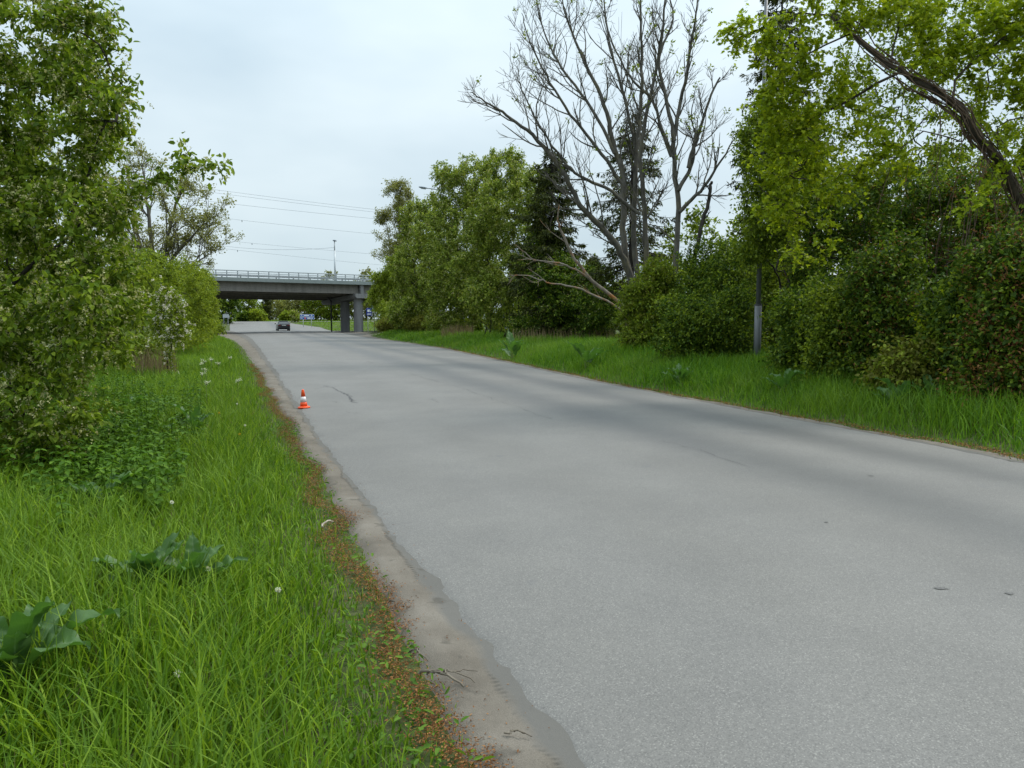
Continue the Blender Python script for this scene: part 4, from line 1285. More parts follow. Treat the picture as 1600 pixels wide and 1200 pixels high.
# old vine stems wound over the leaning trunk
vc = []
mp = np.array([sk.P[i] for i in main])
for k in range(26):
    i = int(rngm.integers(len(mp) // 4, len(mp) - 8)); n = int(rngm.integers(7, 15))
    seg = mp[i:i + n] if i + n < len(mp) else mp[i:]
    ph, tw = rngm.uniform(0, 6.28), rngm.uniform(-3, 3)
    u = np.linspace(0, 1, len(seg))
    off = 0.14 - .10 * (i / len(mp)) + 0.05 * rngm.uniform(0, 1) + 0.06 * u * rngm.uniform(0, 1)
    P = seg + np.stack([np.cos(ph + tw * u) * off, np.sin(ph + tw * u) * off * .8, np.sin(ph * 2 + tw * u) * off], 1) + rngm.normal(0, .02, (len(seg), 3))
    if len(P) > 2: vc.append((P, np.full(len(P), rngm.uniform(.006, .016)), 4))
for k in range(44):
    p = mp[int(rngm.integers(len(mp) // 3, len(mp) - 6))] + rngm.normal(0, .12, 3)
    n = 9; ln = rngm.uniform(.5, 2.6)
    drift = rngm.normal(0, .35, 2)
    u = np.linspace(0, 1, n)
    P = p + np.stack([drift[0] * u + .06 * np.sin(u * 7 + k), drift[1] * u + .06 * np.cos(u * 6 + k), -ln * u], 1)
    vc.append((P, np.full(n, rngm.uniform(.004, .009)), 3))
vv, vf = tubes_np(vc)
maple = plant('leaning_maple_tree', 'leaning maple with bright yellow-green leaves and vine-wrapped trunk at right edge', 'tree', 'trees right of the road', mb_,
              [('trunk', tv, tf, M['bark_brown'], True), ('crown', lv, lf, M['leaf_maple'], False), ('vine', vv, vf, M['vine'], True)])

# hanging tangles of old vines in front of the thicket
def vine_tangle(label, seed, px0, px1, py0, py1, Y, n):
    r = np.random.default_rng(seed)
    ch = []
    for k in range(n):
        p = at(r.uniform(px0, px1), r.uniform(py0, py0 + (py1 - py0) * .4), Y + r.normal(0, .35))
        m = 12; ln = (py1 - py0) / F_PX * Y * r.uniform(.4, .9)
        u = np.linspace(0, 1, m)
        w = r.normal(0, .25, 2); ph = r.uniform(0, 6.28, 2)
        P = p + np.stack([w[0] * u + .10 * np.sin(u * 5 + ph[0]), w[1] * u + .08 * np.sin(u * 6 + ph[1]), -ln * u], 1)
        P[:, 2] = np.maximum(P[:, 2], gz(P[:, 0], P[:, 1]))
        ch.append((P, np.full(m, r.uniform(.003, .009)), 3))
    v, f = tubes_np(ch)
    x, y = XY((px0 + px1) / 2, Y)
    return plant('vine_tangle', label, 'vines', 'vine tangles in the thicket', (x, y, float(gz(x, y))), [('stems', v, f, M['vine'], True)])


vine_tangle('brown tangle of dry vines in the middle of the right thicket', 95, 1330, 1420, 380, 600, 18.6, 26)
vine_tangle('brown tangle of dry vines hanging below the leaning maple trunk', 96, 1450, 1560, 260, 560, 17.2, 24)
vine_tangle('rusty vines hanging at the far right edge', 97, 1540, 1640, 380, 620, 15.6, 26)
db = ground_pt(1585, 16)
airy_tree('grey_dead_branch', 'bare grey branch reaching left out of the thicket near right edge', 'dead limb', 'trees right of the road', 98, db,
          [([db] + trace([(1588, 480), (1560, 465), (1510, 462), (1480, 466), (1450, 474), (1425, 480)], 15.8, -.6), 0.06, 0.01, 6),
           (trace([(1588, 480), (1585, 440), (1592, 400), (1600, 360)], 15.8, 0), 0.07, 0.05, 2),
           (trace([(1570, 395), (1540, 388), (1515, 392), (1500, 405)], 15.6, -.3), 0.03, 0.008, 4)], 0.02, 0.7, 5, 1, 'leaf_light', .1, .05, 0, 'bark_grey', 0.004, up=0.05)

# ------------------------------------------------------------------ trees beyond the bridge
H_up = lambda q: 450 < q < 482
bg = [(352, 150, 462, 26, 'leaf_dark', 'dark blue-green tree far behind the small grey sign'), (385, 185, 464, 26, 'leaf_shrub', 'round light tree beyond the bridge left of the far conifer'),
      (402, 172, 485, 12, 'leaf_light', 'small bright bush at the far road bend'), (385, 172, 488, 11, 'leaf_dark', 'small dark bush at the far road bend'),
      (440, 215, 478, 26, 'leaf_grey', 'pale grey-green thicket in the gap under the bridge'), (468, 190, 470, 22, 'leaf_grey', 'hazy tall tree above the parked direction board'),
      (452, 182, 487, 12, 'leaf_light', 'low yellow-green bush beyond the dark car'), (500, 185, 460, 26, 'leaf_shrub', 'tree beyond the bridge behind the blue direction board'),
      (525, 182, 462, 24, 'leaf_shrub', 'tree beyond the bridge behind the dark column'), (552, 184, 455, 24, 'leaf_grey', 'tree seen between the two bridge columns'),
      (572, 200, 418, 14, 'leaf_grey', 'small treetop showing above the right end of the railing'), (590, 186, 440, 26, 'leaf_shrub', 'tree beyond the bridge behind the bus stop signs'),
      (320, 165, 440, 30, 'leaf_dark', 'dark tree beyond the bridge at its left end'), (625, 190, 430, 34, 'leaf_shrub', 'tree beyond the bridge right of the bus stop'),
      (515, 230, 424, 16, 'leaf_grey', 'distant treetop behind the bridge lamp'), (425, 240, 474, 30, 'leaf_shrub', 'far wood edge seen through the gap under the bridge')]
for k, (px, Y, py0, w, mat, lab) in enumerate(bg):
    x, y = XY(px, Y)
    zb = float(gz(x, y))
    top = at(px, py0 - (16 if H_up(py0) else 0), Y)[2]
    H = top - zb
    W_ = w / F_PX * Y
    bl = [(x, y, zb + H * .68, W_ * .8, W_ * .8, H * .34), (x - W_ * .35, y, zb + H * .42, W_ * .75, W_ * .7, H * .36), (x + W_ * .4, y, zb + H * .4, W_ * .7, W_ * .7, H * .36)]
    bush('distant_tree' if H > 4 else 'distant_bush', lab, 'tree' if H > 4 else 'bush', 'trees beyond the bridge', 120 + k, bl, [(x, y), (x + .4, y + .2)], 150, 1000, 5, 0.48, 0.28, mat, step=1.0, r_tip=0.02, tl_len=1.0)
spruce('distant_spruce', 'small dark conifer far beyond the bridge', 140, 417, 205, 458, 12, 'trees beyond the bridge', 0.1, 0.5)
bush('distant_bush', 'pale cream flowering bush left of the blue direction board', 'bush', 'trees beyond the bridge', 141, [pb(460, 493, 165, 6, 8, 1), pb(464, 497, 165, 7, 5, 1)], [XY(461, 165)], 80, 500, 5, 0.3, 0.18, 'leaf_light',
     step=.8, r_tip=.02, tl_len=.7, flowers=(300, .3, 3, .16))

# ------------------------------------------------------------------ the bridge
A_ = np.array([-31.4, 84.0]); B_ = np.array([-18.3, 94.0])
bd = unit(B_ - A_)                                    # along the deck, to the right
bn = np.array([-bd[1], bd[0]])                        # across the deck, away from the camera
bang = math.atan2(bd[1], bd[0])
bridge = empty('overpass_bridge', (A_[0], A_[1], 0), bang)
tag(bridge, 'grey concrete road bridge on round columns spanning the road', 'bridge')
DW = 9.5
XFALL = -0.07
X0, X1 = -22.0, 52.0
span_end = float(np.dot(B_ - A_, bd)) + 0.15


def deck_box(name, x0, x1, y0, y1, z0, z1, mat, parent=bridge, bevel=0.0):
    m = MB()
    m.v = [(x0, y0, z0 + XFALL * y0), (x1, y0, z0 + XFALL * y0), (x1, y1, z0 + XFALL * y1), (x0, y1, z0 + XFALL * y1),
           (x0, y0, z1 + XFALL * y0), (x1, y0, z1 + XFALL * y0), (x1, y1, z1 + XFALL * y1), (x0, y1, z1 + XFALL * y1)]
    m.f = [(0, 3, 2, 1), (4, 5, 6, 7), (0, 1, 5, 4), (1, 2, 6, 5), (2, 3, 7, 6), (3, 0, 4, 7)]
    return m.build(name, mat, parent, bevel=bevel)


deck_box('deck_slab', X0, X1, 0.05, DW - .05, 5.62, 5.9, M['concrete'])
deck_box('cornice', X0, X1, -0.55, 0.05, 5.62, 6.02, M['cornice'])
deck_box('cornice', X0, X1, DW - .05, DW + .55, 5.62, 6.02, M['cornice'])
for k in range(5):
    y = 0.0 + k * (DW - 0.5) / 4
    for a, c in ((X0, span_end - 0.03), (span_end + 0.45, X1)):
        g_ = MB()
        # an I-shaped girder
        prof = [(-.28, 0), (.28, 0), (.28, .18), (.10, .32), (.10, .78), (.30, .9), (.30, .998), (-.30, .998), (-.30, .9), (-.10, .78), (-.10, .32), (-.28, .18)]
        if k == 0: prof = [(-.2, 0), (.28, 0), (.28, .18), (.10, .32), (.10, .78), (.30, .9), (.30, .998), (-.12, .998), (-.12, .9)]
        pr = [(y + p + .25, 4.62 + q + XFALL * (y + .25)) for p, q in prof]
        g_.prism(pr, a, c, axis='x')
        g_.build('girder', M['concrete'], bridge)
# the pier: cap beam with a corbel step, two rows of columns
for xc in (span_end + 0.25, span_end + 0.25 + 22.0):
    cap = MB()
    prof = [(xc - .72, 4.05), (xc + .72, 4.05), (xc + .9, 4.3), (xc + .9, 4.58), (xc + .22, 4.58), (xc + .22, 5.6), (xc - .2, 5.6), (xc - .2, 4.58), (xc - .9, 4.58), (xc - .9, 4.3)]
    b0 = len(cap.v)
    n = len(prof)
    for w in (-0.35, DW - .2):
        for p in prof: cap.v.append((p[0], w, p[1] + XFALL * w))
    cap.f.append(tuple(range(n))); cap.f.append(tuple(range(2 * n - 1, n - 1, -1)))
    for i in range(n):
        j = (i + 1) % n
        cap.f.append((j, i, n + i, n + j))
    cap.build('pier_cap', M['concrete_col'], bridge)
    for yc in (0.75, 4.4):
        c_ = MB().tube([(xc, yc, -0.3), (xc, yc, 4.06 + XFALL * yc)], 0.56, 24)
        c_.build('column', M['concrete_col'], bridge, smooth_shade=False)
for y in (6.2,):
    MB().tube([(span_end - 1.6, y, 4.5), (span_end - 1.0, y, 4.2), (span_end - 0.75, y, 3.8), (span_end - 0.75, y, 0.05)], 0.09, 8).build('drain_pipe', M['dark_metal'], bridge, smooth_shade=True)
# railings: posts one by one, three rails on each side
post = MB().box((0, 0, .38), (.09, .07, .76)).box((0, 0, .02), (.2, .16, .04)).mesh('railing_post')
post.materials.append(M['galv'])
for yr in (-0.32, DW + .32):
    for hz, r in ((.74, .05), (.5, .035), (.3, .035)):
        deck_box('rail', X0, X1, yr - r, yr + r, 6.02 + hz - r, 6.02 + hz + r * .9, M['galv'])
    x = -8.0 if yr < 0 else -8.0
    while x < 24:
        p = link('railing_post', post, None, bridge, (x, yr + (.085 if yr < 0 else -.085), 6.02 + XFALL * yr))
        x += 1.14
# crash barrier inside the near railing
gp = MB().box((0, 0, .33), (.12, .1, .66)).mesh('barrier_post'); gp.materials.append(M['galv'])
for yr in (0.95, DW - .95):
    gm = MB()
    prof = [(-.02, .40), (.05, .44), (-.02, .50), (-.02, .54), (.05, .60), (-.02, .64), (-.05, .64), (.0, .60), (-.05, .54), (-.05, .50), (.0, .44), (-.05, .40)]
    gm.prism([(yr + p, 5.9 + q + XFALL * yr) for p, q in prof], X0, X1, axis='x')
    gm.build('crash_barrier', M['galv'], bridge)
    x = -7
    while x < 24:
        link('barrier_post', gp, None, bridge, (x, yr + .12, 5.9 + XFALL * yr))
        x += 2.0
# earth embankments carrying the road at either end
def embankment(name, xa, xb, label):
    n = 14
    u = np.linspace(0, 1, n) ** 2
    prof = [(-9.5, -0.4), (-6, 2.0), (-1.2, 5.3), (0, 5.55), (DW, 5.0), (DW + 1.2, 4.8), (DW + 6, 2.0), (DW + 9.5, -0.4)]
    P = np.zeros((n, len(prof), 3))
    for i, q in enumerate(u):
        k = smooth(0, 0.09, q)
        for j, (yy, zz) in enumerate(prof):
            lx = xa + (xb - xa) * q
            w = np.array([A_[0], A_[1]]) + bd * lx + bn * yy
            P[i, j] = (w[0], w[1], -0.4 + (zz + .4) * k)
    o = link(name, grid_mesh(name, P), M['soil'])
    return tag(o, label, 'embankment', kind='structure')


embankment('embankment', -3.5, -90, 'earth bank behind the left bushes carrying the bridge road')  # unseen bank, brought close in to cut side light under the deck
embankment('embankment', 44, 120, 'earth bank behind the right trees carrying the bridge road')


# ------------------------------------------------------------------ street lamps
def street_lamp(base, height, arm_dir, arm_len, label, group, r0=0.105, sleeve=True, head_len=0.75, rise=0.55):
    root = empty('street_lamp', tuple(base))
    tag(root, label, 'street lamp', group)
    MB().tube([(0, 0, -.2), (0, 0, 1.62 if sleeve else .9)], [r0, r0], 16).build('base_sleeve', M['pole'], root, smooth_shade=True)
    s0 = 1.62 if sleeve else .9
    MB().tube([(0, 0, s0 - .02), (0, 0, s0 + .03)], [r0 * 1.03, r0 * 1.03], 16).build('collar', M['dark_metal'], root)
    MB().tube([(0, 0, s0), (0, 0, height)], [r0 * .68, r0 * .45], 14).build('pole', M['pole'], root, smooth_shade=True)
    a = Vector((arm_dir[0], arm_dir[1], 0)).normalized()
    p0 = Vector((0, 0, height - .15)); p1 = a * arm_len + Vector((0, 0, height + rise))
    arm = [p0, p0 + Vector((0, 0, .12)) + a * .12, p0 * .5 + p1 * .5 + Vector((0, 0, .08)), p1]
    MB().tube(arm, r0 * .32, 8).build('arm', M['pole'], root, smooth_shade=True)
    ad = (arm[3] - arm[2]).normalized()
    h = MB()
    h.tube([p1 - ad * .05, p1 + ad * .1, p1 + ad * .25, p1 + ad * (head_len * .7), p1 + ad * head_len, p1 + ad * (head_len + .04)], [.05, .07, .13, .15, .09, .02], 10)
    for i, v in enumerate(h.v):       # flatten the lamp housing
        w = Vector(v) - p1
        along = ad * w.dot(ad)
        up = Vector((0, 0, 1)) - ad * ad.z; up.normalize()
        h.v[i] = tuple(Vector(v) - up * (w - along).dot(up) * .45)
    head = h.build('lamp_head', M['lamp'], root, smooth_shade=True)
    g = MB().box(p1 + ad * (head_len * .55) - Vector((0, 0, .085)), (.16, head_len * .55, .05), rot=ad.to_track_quat('Y', 'Z').to_matrix())
    g.build('lens', M['lamp_glass'], head)
    return root


RDL = (-RN[0], -RN[1])
lp = ground_pt(1183, 21.4)
street_lamp(lp + np.array([0, 0, .05]), 10.2, RDL, 2.2, 'nearest grey lamp post rising from the tall grass on the right', 'street lamps', r0=.095)
y2 = 65.0
hp = at(654, 290, y2)
street_lamp(np.array([hp[0] + 3.6, y2 + .9, float(gz(hp[0] + 3.6, y2 + .9))]), hp[2] - .95, (-1, -.2), 2.9, 'street lamp with its head above the bird cherry treetops', 'street lamps', rise=.35)
y3 = 108.0
hp = at(581, 396, y3)
street_lamp(np.array([hp[0] + 3.0, y3 + .6, float(gz(hp[0] + 3.0, y3 + .6))]), hp[2] - 1.15, (-1, -.1), 2.4, 'farthest street lamp peeking out behind the trees at bridge railing', 'street lamps', rise=.75)
# lamp on the deck of the bridge
bl = at(523.5, 432, 104)
bl_base = np.array([bl[0], bl[1], 5.8])
root = empty('bridge_lamp', tuple(bl_base))
tag(root, 'slim lamp post standing on the far side of the bridge', 'street lamp', 'street lamps')
tp = at(522.5, 377, 104)
HL = tp[2] - 5.8
MB().tube([(0, 0, 0), (0, 0, HL * .8)], [.12, .10], 10).build('pole', M['galv'], root, smooth_shade=True)
MB().tube([(0, 0, HL * .8), (0, 0, HL)], [.07, .06], 8).build('upper_pole', M['galv'], root, smooth_shade=True)
MB().box((0.1, -.25, HL + .05), (.34, .8, .14)).build('lamp_head', M['lamp'], root, bevel=.03)

# ------------------------------------------------------------------ overhead power lines
def power_line(label, pa, pbx, Y, sag, markers=(), extend=True):
    a, b_ = np.array(pa, float), np.array(pbx, float)
    P0, P1 = at(a[0], a[1], Y), at(b_[0], b_[1], Y + 12)
    d = P1 - P0
    if extend:
        P0, P1 = P0 - d * .6, P1 + d * .6
    n = 24
    u = np.linspace(0, 1, n)
    P = P0 + (P1 - P0) * u[:, None]
    P[:, 2] -= sag * 4 * u * (1 - u) - (sag * (1 if extend else 0) * .9)
    o = empty('power_line', tuple(P[0]))
    tag(o, label, 'power line', 'overhead power lines')
    v, f = tubes_np([(P - P[0], np.full(n, 0.022), 4)])
    link('cable', np_mesh('cable', v, f), M['wire'], o)
    for mpx in markers:
        i = int(np.argmin(np.abs((P[:, 0] / P[:, 1]) - (mpx - 800) / F_PX)))
        m = MB().tube([P[i] - P[0] + np.array([0, 0, z]) for z in (-.42, -.3, 0, .05)], [.02, .09, .09, .02], 8)
        m.build('marker', M['wire'], o)
    return o


power_line('topmost of the power lines above the bridge', (300, 292), (605, 330), 150, .6)
power_line('second power line from the top, close under the topmost', (300, 297), (605, 334), 150, .6)
power_line('third power line from the top', (300, 312), (605, 344), 150, .6)
power_line('faint power line with one small marker midway down the sky', (330, 339), (605, 368), 175, .6, (390,))
power_line('faint upper one of the lowest power lines above the railing', (320, 373), (590, 398), 190, .6, (390,))
power_line('lowest faint power line just above the bridge railing', (325, 386), (590, 414), 190, .6, (383,))
pl_a, pl_b = at(250, 366, 112), np.array([tp[0], tp[1], tp[2] - .8])
n = 20
u = np.linspace(0, 1, n)
Pl = pl_a + (pl_b - pl_a) * u[:, None]; Pl[:, 2] -= 1.0 * 4 * u * (1 - u)
o = empty('power_line', tuple(Pl[-1])); tag(o, 'slack cable ending at the lamp post on the bridge', 'power line', 'overhead power lines')
v, f = tubes_np([(Pl - Pl[-1], np.full(n, .016), 4)])
link('cable', np_mesh('cable', v, f), M['wire'], o)

# ------------------------------------------------------------------ signs
def facing(x, y):
    return math.atan2(y, x) - math.pi / 2


# blue direction board beyond the bridge
sp = XY(481, 130)
zb = float(gz(*sp))
sg = empty('direction_board', (sp[0], sp[1], zb), facing(*sp))
tag(sg, 'blue two-panel direction board on two posts beyond the bridge', 'road sign', 'road signs')
k_ = 130 / F_PX
zt_, zm, zlow = at(481, 491.2, 130)[2] - zb, at(481, 495.2, 130)[2] - zb, at(481, 499, 130)[2] - zb
for xo in (-.62, .68):
    MB().tube([(xo, .04, -.2), (xo, .04, zt_ - .05)], .045, 8).build('post', M['galv'], sg, smooth_shade=True)
wv = 21.5 * k_ / 2
for (z0, z1) in ((zm + .02, zt_), (zlow, zm - .02)):
    bo = MB().box((0, 0, (z0 + z1) / 2), (2 * wv, .05, z1 - z0)).build('panel', M['sign_white'], sg, bevel=.01)
    MB().box((0, -.03, (z0 + z1) / 2), (2 * wv - .08, .02, z1 - z0 - .08)).build('panel_face', M['sign_blue'], bo)
    zc = (z0 + z1) / 2
    top_row = z1 > zm + .05
    for (xo, w_, h_, mat) in (((-.85, .10, .2, 'sign_white'), (-.1, .85, .16, 'sign_white'), (.72, .22, .14, 'sign_white')) if top_row else
                              ((-.85, .18, .1, 'sign_white'), (-.32, .24, .26, 'sign_red'), (.28, .5, .17, 'sign_white'), (.78, .2, .14, 'sign_white'))):
        MB().box((xo, -.045, zc), (w_, .012, h_)).build('lettering', M[mat], bo)

# grey back of a small sign left of the far road
sp = XY(354.5, 140)
zb = float(gz(*sp))
sg = empty('small_grey_sign', (sp[0], sp[1], zb), facing(*sp))
tag(sg, 'small pale grey sign board left of the far road', 'road sign', 'road signs')
z1, z0 = at(354, 491, 140)[2] - zb, at(354, 496.5, 140)[2] - zb
MB().box((0, 0, (z0 + z1) / 2), (1.02, .04, z1 - z0)).build('panel', M['sign_back'], sg, bevel=.01)
for xo in (-.35, .35):
    MB().tube([(xo, .05, -.2), (xo, .05, z1)], .035, 8).build('post', M['galv'], sg)

# bus stop sign
sp = XY(576.5, 90)
zb = float(gz(*sp))
sg = empty('bus_stop_sign', (sp[0], sp[1], zb), facing(*sp) + .25)
tag(sg, 'blue bus stop sign with white bus symbol beside the column', 'road sign', 'road signs')
z1, z0 = at(578, 481.5, 90)[2] - zb, at(578, 493, 90)[2] - zb
MB().tube([(-.05, .05, -.2), (-.05, .05, z1 + .02)], .04, 8).build('post', M['galv'], sg, smooth_shade=True)
pn = MB().box((.08, 0, (z0 + z1) / 2), (.62, .04, z1 - z0)).build('panel', M['sign_navy'], sg, bevel=.01)
bw = MB().box((.08, -.026, z1 - .34), (.40, .01, .14)).box((.02, -.026, z1 - .22), (.26, .01, .12)).box((-.04, -.0265, z1 - .43), (.08, .01, .06)).box((.2, -.0265, z1 - .43), (.08, .01, .06))
bw.build('bus_symbol', M['sign_white'], pn)
MB().box((.08, -.026, z0 + .16), (.46, .01, .10)).build('lettering', M['sign_white'], pn)

# teal sign with an arrow behind it
sp = XY(586, 96)
zb = float(gz(*sp))
sg = empty('arrow_sign', (sp[0], sp[1], zb), facing(*sp) + .2)
tag(sg, 'dark teal sign with white arrow half hidden in leaves behind bus stop sign', 'road sign', 'road signs')
z1, z0 = at(588, 473, 96)[2] - zb, at(588, 487, 96)[2] - zb
MB().tube([(0, .05, -.2), (0, .05, z1)], .045, 8).build('post', M['galv'], sg, smooth_shade=True)
pn = MB().box((.05, 0, (z0 + z1) / 2), (.95, .04, z1 - z0)).build('panel', M['sign_teal'], sg, bevel=.01)
ar = MB().box((-.2, -.026, (z0 + z1) / 2 - .12), (.06, .01, .55))
ar.prism([(-.34, (z0 + z1) / 2 + .12), (-.06, (z0 + z1) / 2 + .12), (-.2, (z0 + z1) / 2 + .36)], -.032, -.022, axis='y')
ar.build('arrow', M['sign_white'], pn)

# ------------------------------------------------------------------ traffic cone
cp = ground_hit(475, 640.5)
s_, t_ = st(cp[0], cp[1])
cz = float(ghill(cp[0], cp[1])) + .02
cone = empty('traffic_cone', (cp[0], cp[1], cz), .35)
tag(cone, 'small orange traffic cone with white band at the left edge of the road', 'traffic cone')
cone.rotation_euler = (0, math.radians(-2.5), .35)


def lathe(prof, n=28):
    m = MB()
    for i, (r, z) in enumerate(prof):
        for k in range(n):
            a = 2 * math.pi * k / n
            m.v.append((r * math.cos(a), r * math.sin(a), z))
    for i in range(len(prof) - 1):
        for k in range(n):
            k2 = (k + 1) % n
            m.f.append((i * n + k, i * n + k2, (i + 1) * n + k2, (i + 1) * n + k))
    m.f.append(tuple(range(n))[::-1]); m.f.append(tuple(range((len(prof) - 1) * n, len(prof) * n)))
    return m


lathe([(.112, 0), (.112, .012), (.108, .02), (.085, .028), (.075, .034)]).build('base', M['orange'], cone, smooth_shade=True)
rr = lambda z: .068 - .047 * (z - .03) / .31
lathe([(.068, .03), (rr(.11), .11)]).build('lower_cone', M['orange'], cone, smooth_shade=True)
lathe([(rr(.11) + .0015, .108), (rr(.205) + .0015, .207)]).build('white_band', M['cone_white'], cone, smooth_shade=True)
lathe([(rr(.205), .205), (rr(.33), .33), (.017, .338), (.012, .338)]).build('upper_cone', M['orange'], cone, smooth_shade=True)

# ------------------------------------------------------------------ the car under the bridge
cpos = np.array([XY(443, 106)[0], 106.0])
car = empty('sedan_car', (cpos[0], cpos[1], float(ghill(*cpos)) + .05), math.radians(19 + 1))
tag(car, 'dark sedan car driving away under the bridge', 'car')
car.scale = (.93, .97, .93)
# side profile, y forward (rear at -2.2); loft a body with rounded shoulders
secs = []
def ring(y, w, z0, zsh, ztop, wt):
    return [(-w * .92, y, z0), (-w, y, z0 + .18), (-w, y, zsh - .12), (-w * .96, y, zsh), (-wt, y, ztop), (wt, y, ztop), (w * .96, y, zsh), (w, y, zsh - .12), (w, y, z0 + .18), (w * .92, y, z0)]
body = MB()
for y, w, z0, zs, zt2, wt in ((-2.22, .78, .34, .80, .82, .70), (-2.15, .84, .27, .90, .96, .72), (-1.75, .86, .22, .93, 1.0, .72), (-1.3, .87, .20, .94, 1.0, .74), (0, .88, .19, .94, .98, .76), (1.0, .88, .19, .92, .97, .74),
                              (1.6, .86, .2, .84, .92, .70), (2.1, .80, .25, .72, .78, .66), (2.25, .70, .32, .62, .66, .6)):
    body.v += ring(y, w, z0, zs, zt2, wt)
ns = 9
for i in range(ns - 1):
    for k in range(10):
        k2 = (k + 1) % 10
        body.f.append((i * 10 + k, i * 10 + k2, (i + 1) * 10 + k2, (i + 1) * 10 + k))
body.f.append(tuple(range(10))[::-1]); body.f.append(tuple(range((ns - 1) * 10, ns * 10)))
body.build('body', M['car'], car, smooth_shade=False)
cab = MB()
for y, w, z in ((-1.62, .70, .99), (-.95, .60, 1.37), (.1, .60, 1.41), (.95, .70, .97)):
    cab.v += [(-w, y, z), (w, y, z)]
cabg = MB()
cabg.v = [(-.74, -1.6, .97), (.74, -1.6, .97), (.58, -.98, 1.35), (-.58, -.98, 1.35), (.58, .15, 1.38), (-.58, .15, 1.38), (.72, 1.0, .96), (-.72, 1.0, .96)]
cabg.f = [(0, 1, 2, 3), (3, 2, 4, 5), (5, 4, 6, 7), (1, 6, 4, 2), (0, 3, 5, 7), (0, 7, 6, 1)]
cabg.build('cabin_glass', M['car_glass'], car)
MB().box((0, -.42, 1.395), (1.17, 1.16, .05)).build('roof', M['car'], car, bevel=.02)
for sx in (-1, 1):
    MB().tube([(sx * .75, -1.62, .97), (sx * .585, -.98, 1.375)], .035, 6).build('roof_pillar', M['car'], car)
    MB().box((sx * .62, -2.2, .80), (.34, .08, .16)).build('tail_light', M['tail'], car, bevel=.02)
    mm = MB().box((sx * 1.0, .72, 1.0), (.2, .12, .14))
    mm.build('wing_mirror', M['car_trim'], car, bevel=.03)
    for yw in (-1.35, 1.35):
        w = empty('wheel', (sx * .78, yw, .31), 0, car)
        MB().tube([(-.1, 0, 0), (.1, 0, 0)], .31, 20).build('tyre', M['black'], w)
        MB().tube([(-.105, 0, 0), (.105, 0, 0)], .19, 16).build('rim', M['rim'], w)
MB().box((0, -2.235, .80), (.52, .03, .12)).build('number_plate', M['plate'], car)
MB().box((0, -2.22, .45), (1.6, .12, .16)).build('bumper', M['car_trim'], car, bevel=.03)
MB().box((0, -2.1, .985), (1.2, .16, .02)).build('boot_highlight', M['rim'], car)  # silver strip laid on the dark boot as its painted highlight

# ------------------------------------------------------------------ grass
def blades(rng, X, Y, Z, H, W, segs, lean=0.35, curl=0.5):
    n = len(X)
    az = rng.uniform(0, 2 * math.pi, n)
    ld = np.stack([np.cos(az), np.sin(az), np.zeros(n)], 1)
    face = az + math.pi / 2 + rng.normal(0, .5, n)
    sd = np.stack([np.cos(face), np.sin(face), np.zeros(n)], 1)
    le = np.abs(rng.normal(lean, lean * .5, n))
    cu = np.abs(rng.normal(curl, curl * .6, n))
    P0 = np.stack([X, Y, Z], 1)
    V = []
    for k in range(segs):
        u = k / segs
        h = u - 0.35 * cu * u ** 3
        c = P0 + ld * (H * (le * u + cu * u ** 2.4))[:, None] + np.stack([0 * H, 0 * H, H * h], 1)
        w = (W * (1 - 0.75 * u ** 1.5) * 0.5)[:, None]
        V += [c - sd * w, c + sd * w]
    tip = P0 + ld * (H * (le + cu))[:, None] + np.stack([0 * H, 0 * H, H * (1 - 0.35 * cu)], 1)
    V.append(tip)
    V = np.stack(V, 1)
    m = 2 * segs + 1
    b = (np.arange(n) * m)[:, None]
    F3 = b + np.array([[m - 3, m - 2, m - 1]])
    out = [F3]
    if segs > 1:
        out.append(np.concatenate([b + np.array([[2 * k, 2 * k + 1, 2 * k + 3, 2 * k + 2]]) for k in range(segs - 1)]))
    return V.reshape(-1, 3), out


def patchy(x, y, k=0.0):
    return 0.5 + 0.25 * np.sin(x * 2.1 + k) * np.cos(y * 1.7 - k) + 0.25 * np.sin(x * .8 + y * 1.1 + 2 * k)


def scatter(rng, s0, s1, t0, t1, dens):
    n = int((s1 - s0) * (t1 - t0) * dens)
    return rng.uniform(s0, s1, n), rng.uniform(t0, t1, n)


def make_grass(name, label, zones, mat, seed, edge, away):
    rng = np.random.default_rng(seed)
    V, F3, F4, base = [], [], [], 0
    for (s0, s1, t0, t1, dens, h0, h1, w, segs) in zones:
        s, t = scatter(rng, s0, s1, t0, t1, dens)
        keep, hs = edge(s, t, rng)
        s, t, hs = s[keep], t[keep], hs[keep]
        x, y = xy(s, t)
        z = gz(x, y) - 0.02
        hh = rng.uniform(h0, h1, len(s)) * hs * (0.65 + 0.7 * patchy(x, y, seed))
        ww = w * rng.uniform(.6, 1.25, len(s)) * (0.6 + 0.4 * hs)
        v, fs = blades(rng, x, y, z, hh, ww, segs, 0.17, 0.36)
        V.append(v); F3.append(fs[0] + base)
        if len(fs) > 1: F4.append(fs[1] + base)
        base += len(v)
    me = np_mesh(name, np.concatenate(V), [np.concatenate(F3)] + ([np.concatenate(F4)] if F4 else []))
    o = link(name, me, M[mat])
    tag(o, label, 'grass', kind='stuff')
    return o


def left_edge(s, t, rng):
    d = left_outer(s) + 0.16 - t + rng.normal(0, .05, len(s))      # metres inside the grass edge
    hs = 0.16 + 0.84 * smooth(0.1, 1.15, d)
    keep = (d > 0) & (rng.uniform(0, 1, len(s)) < 0.22 + 0.78 * smooth(0.05, .6, d))
    return keep, hs


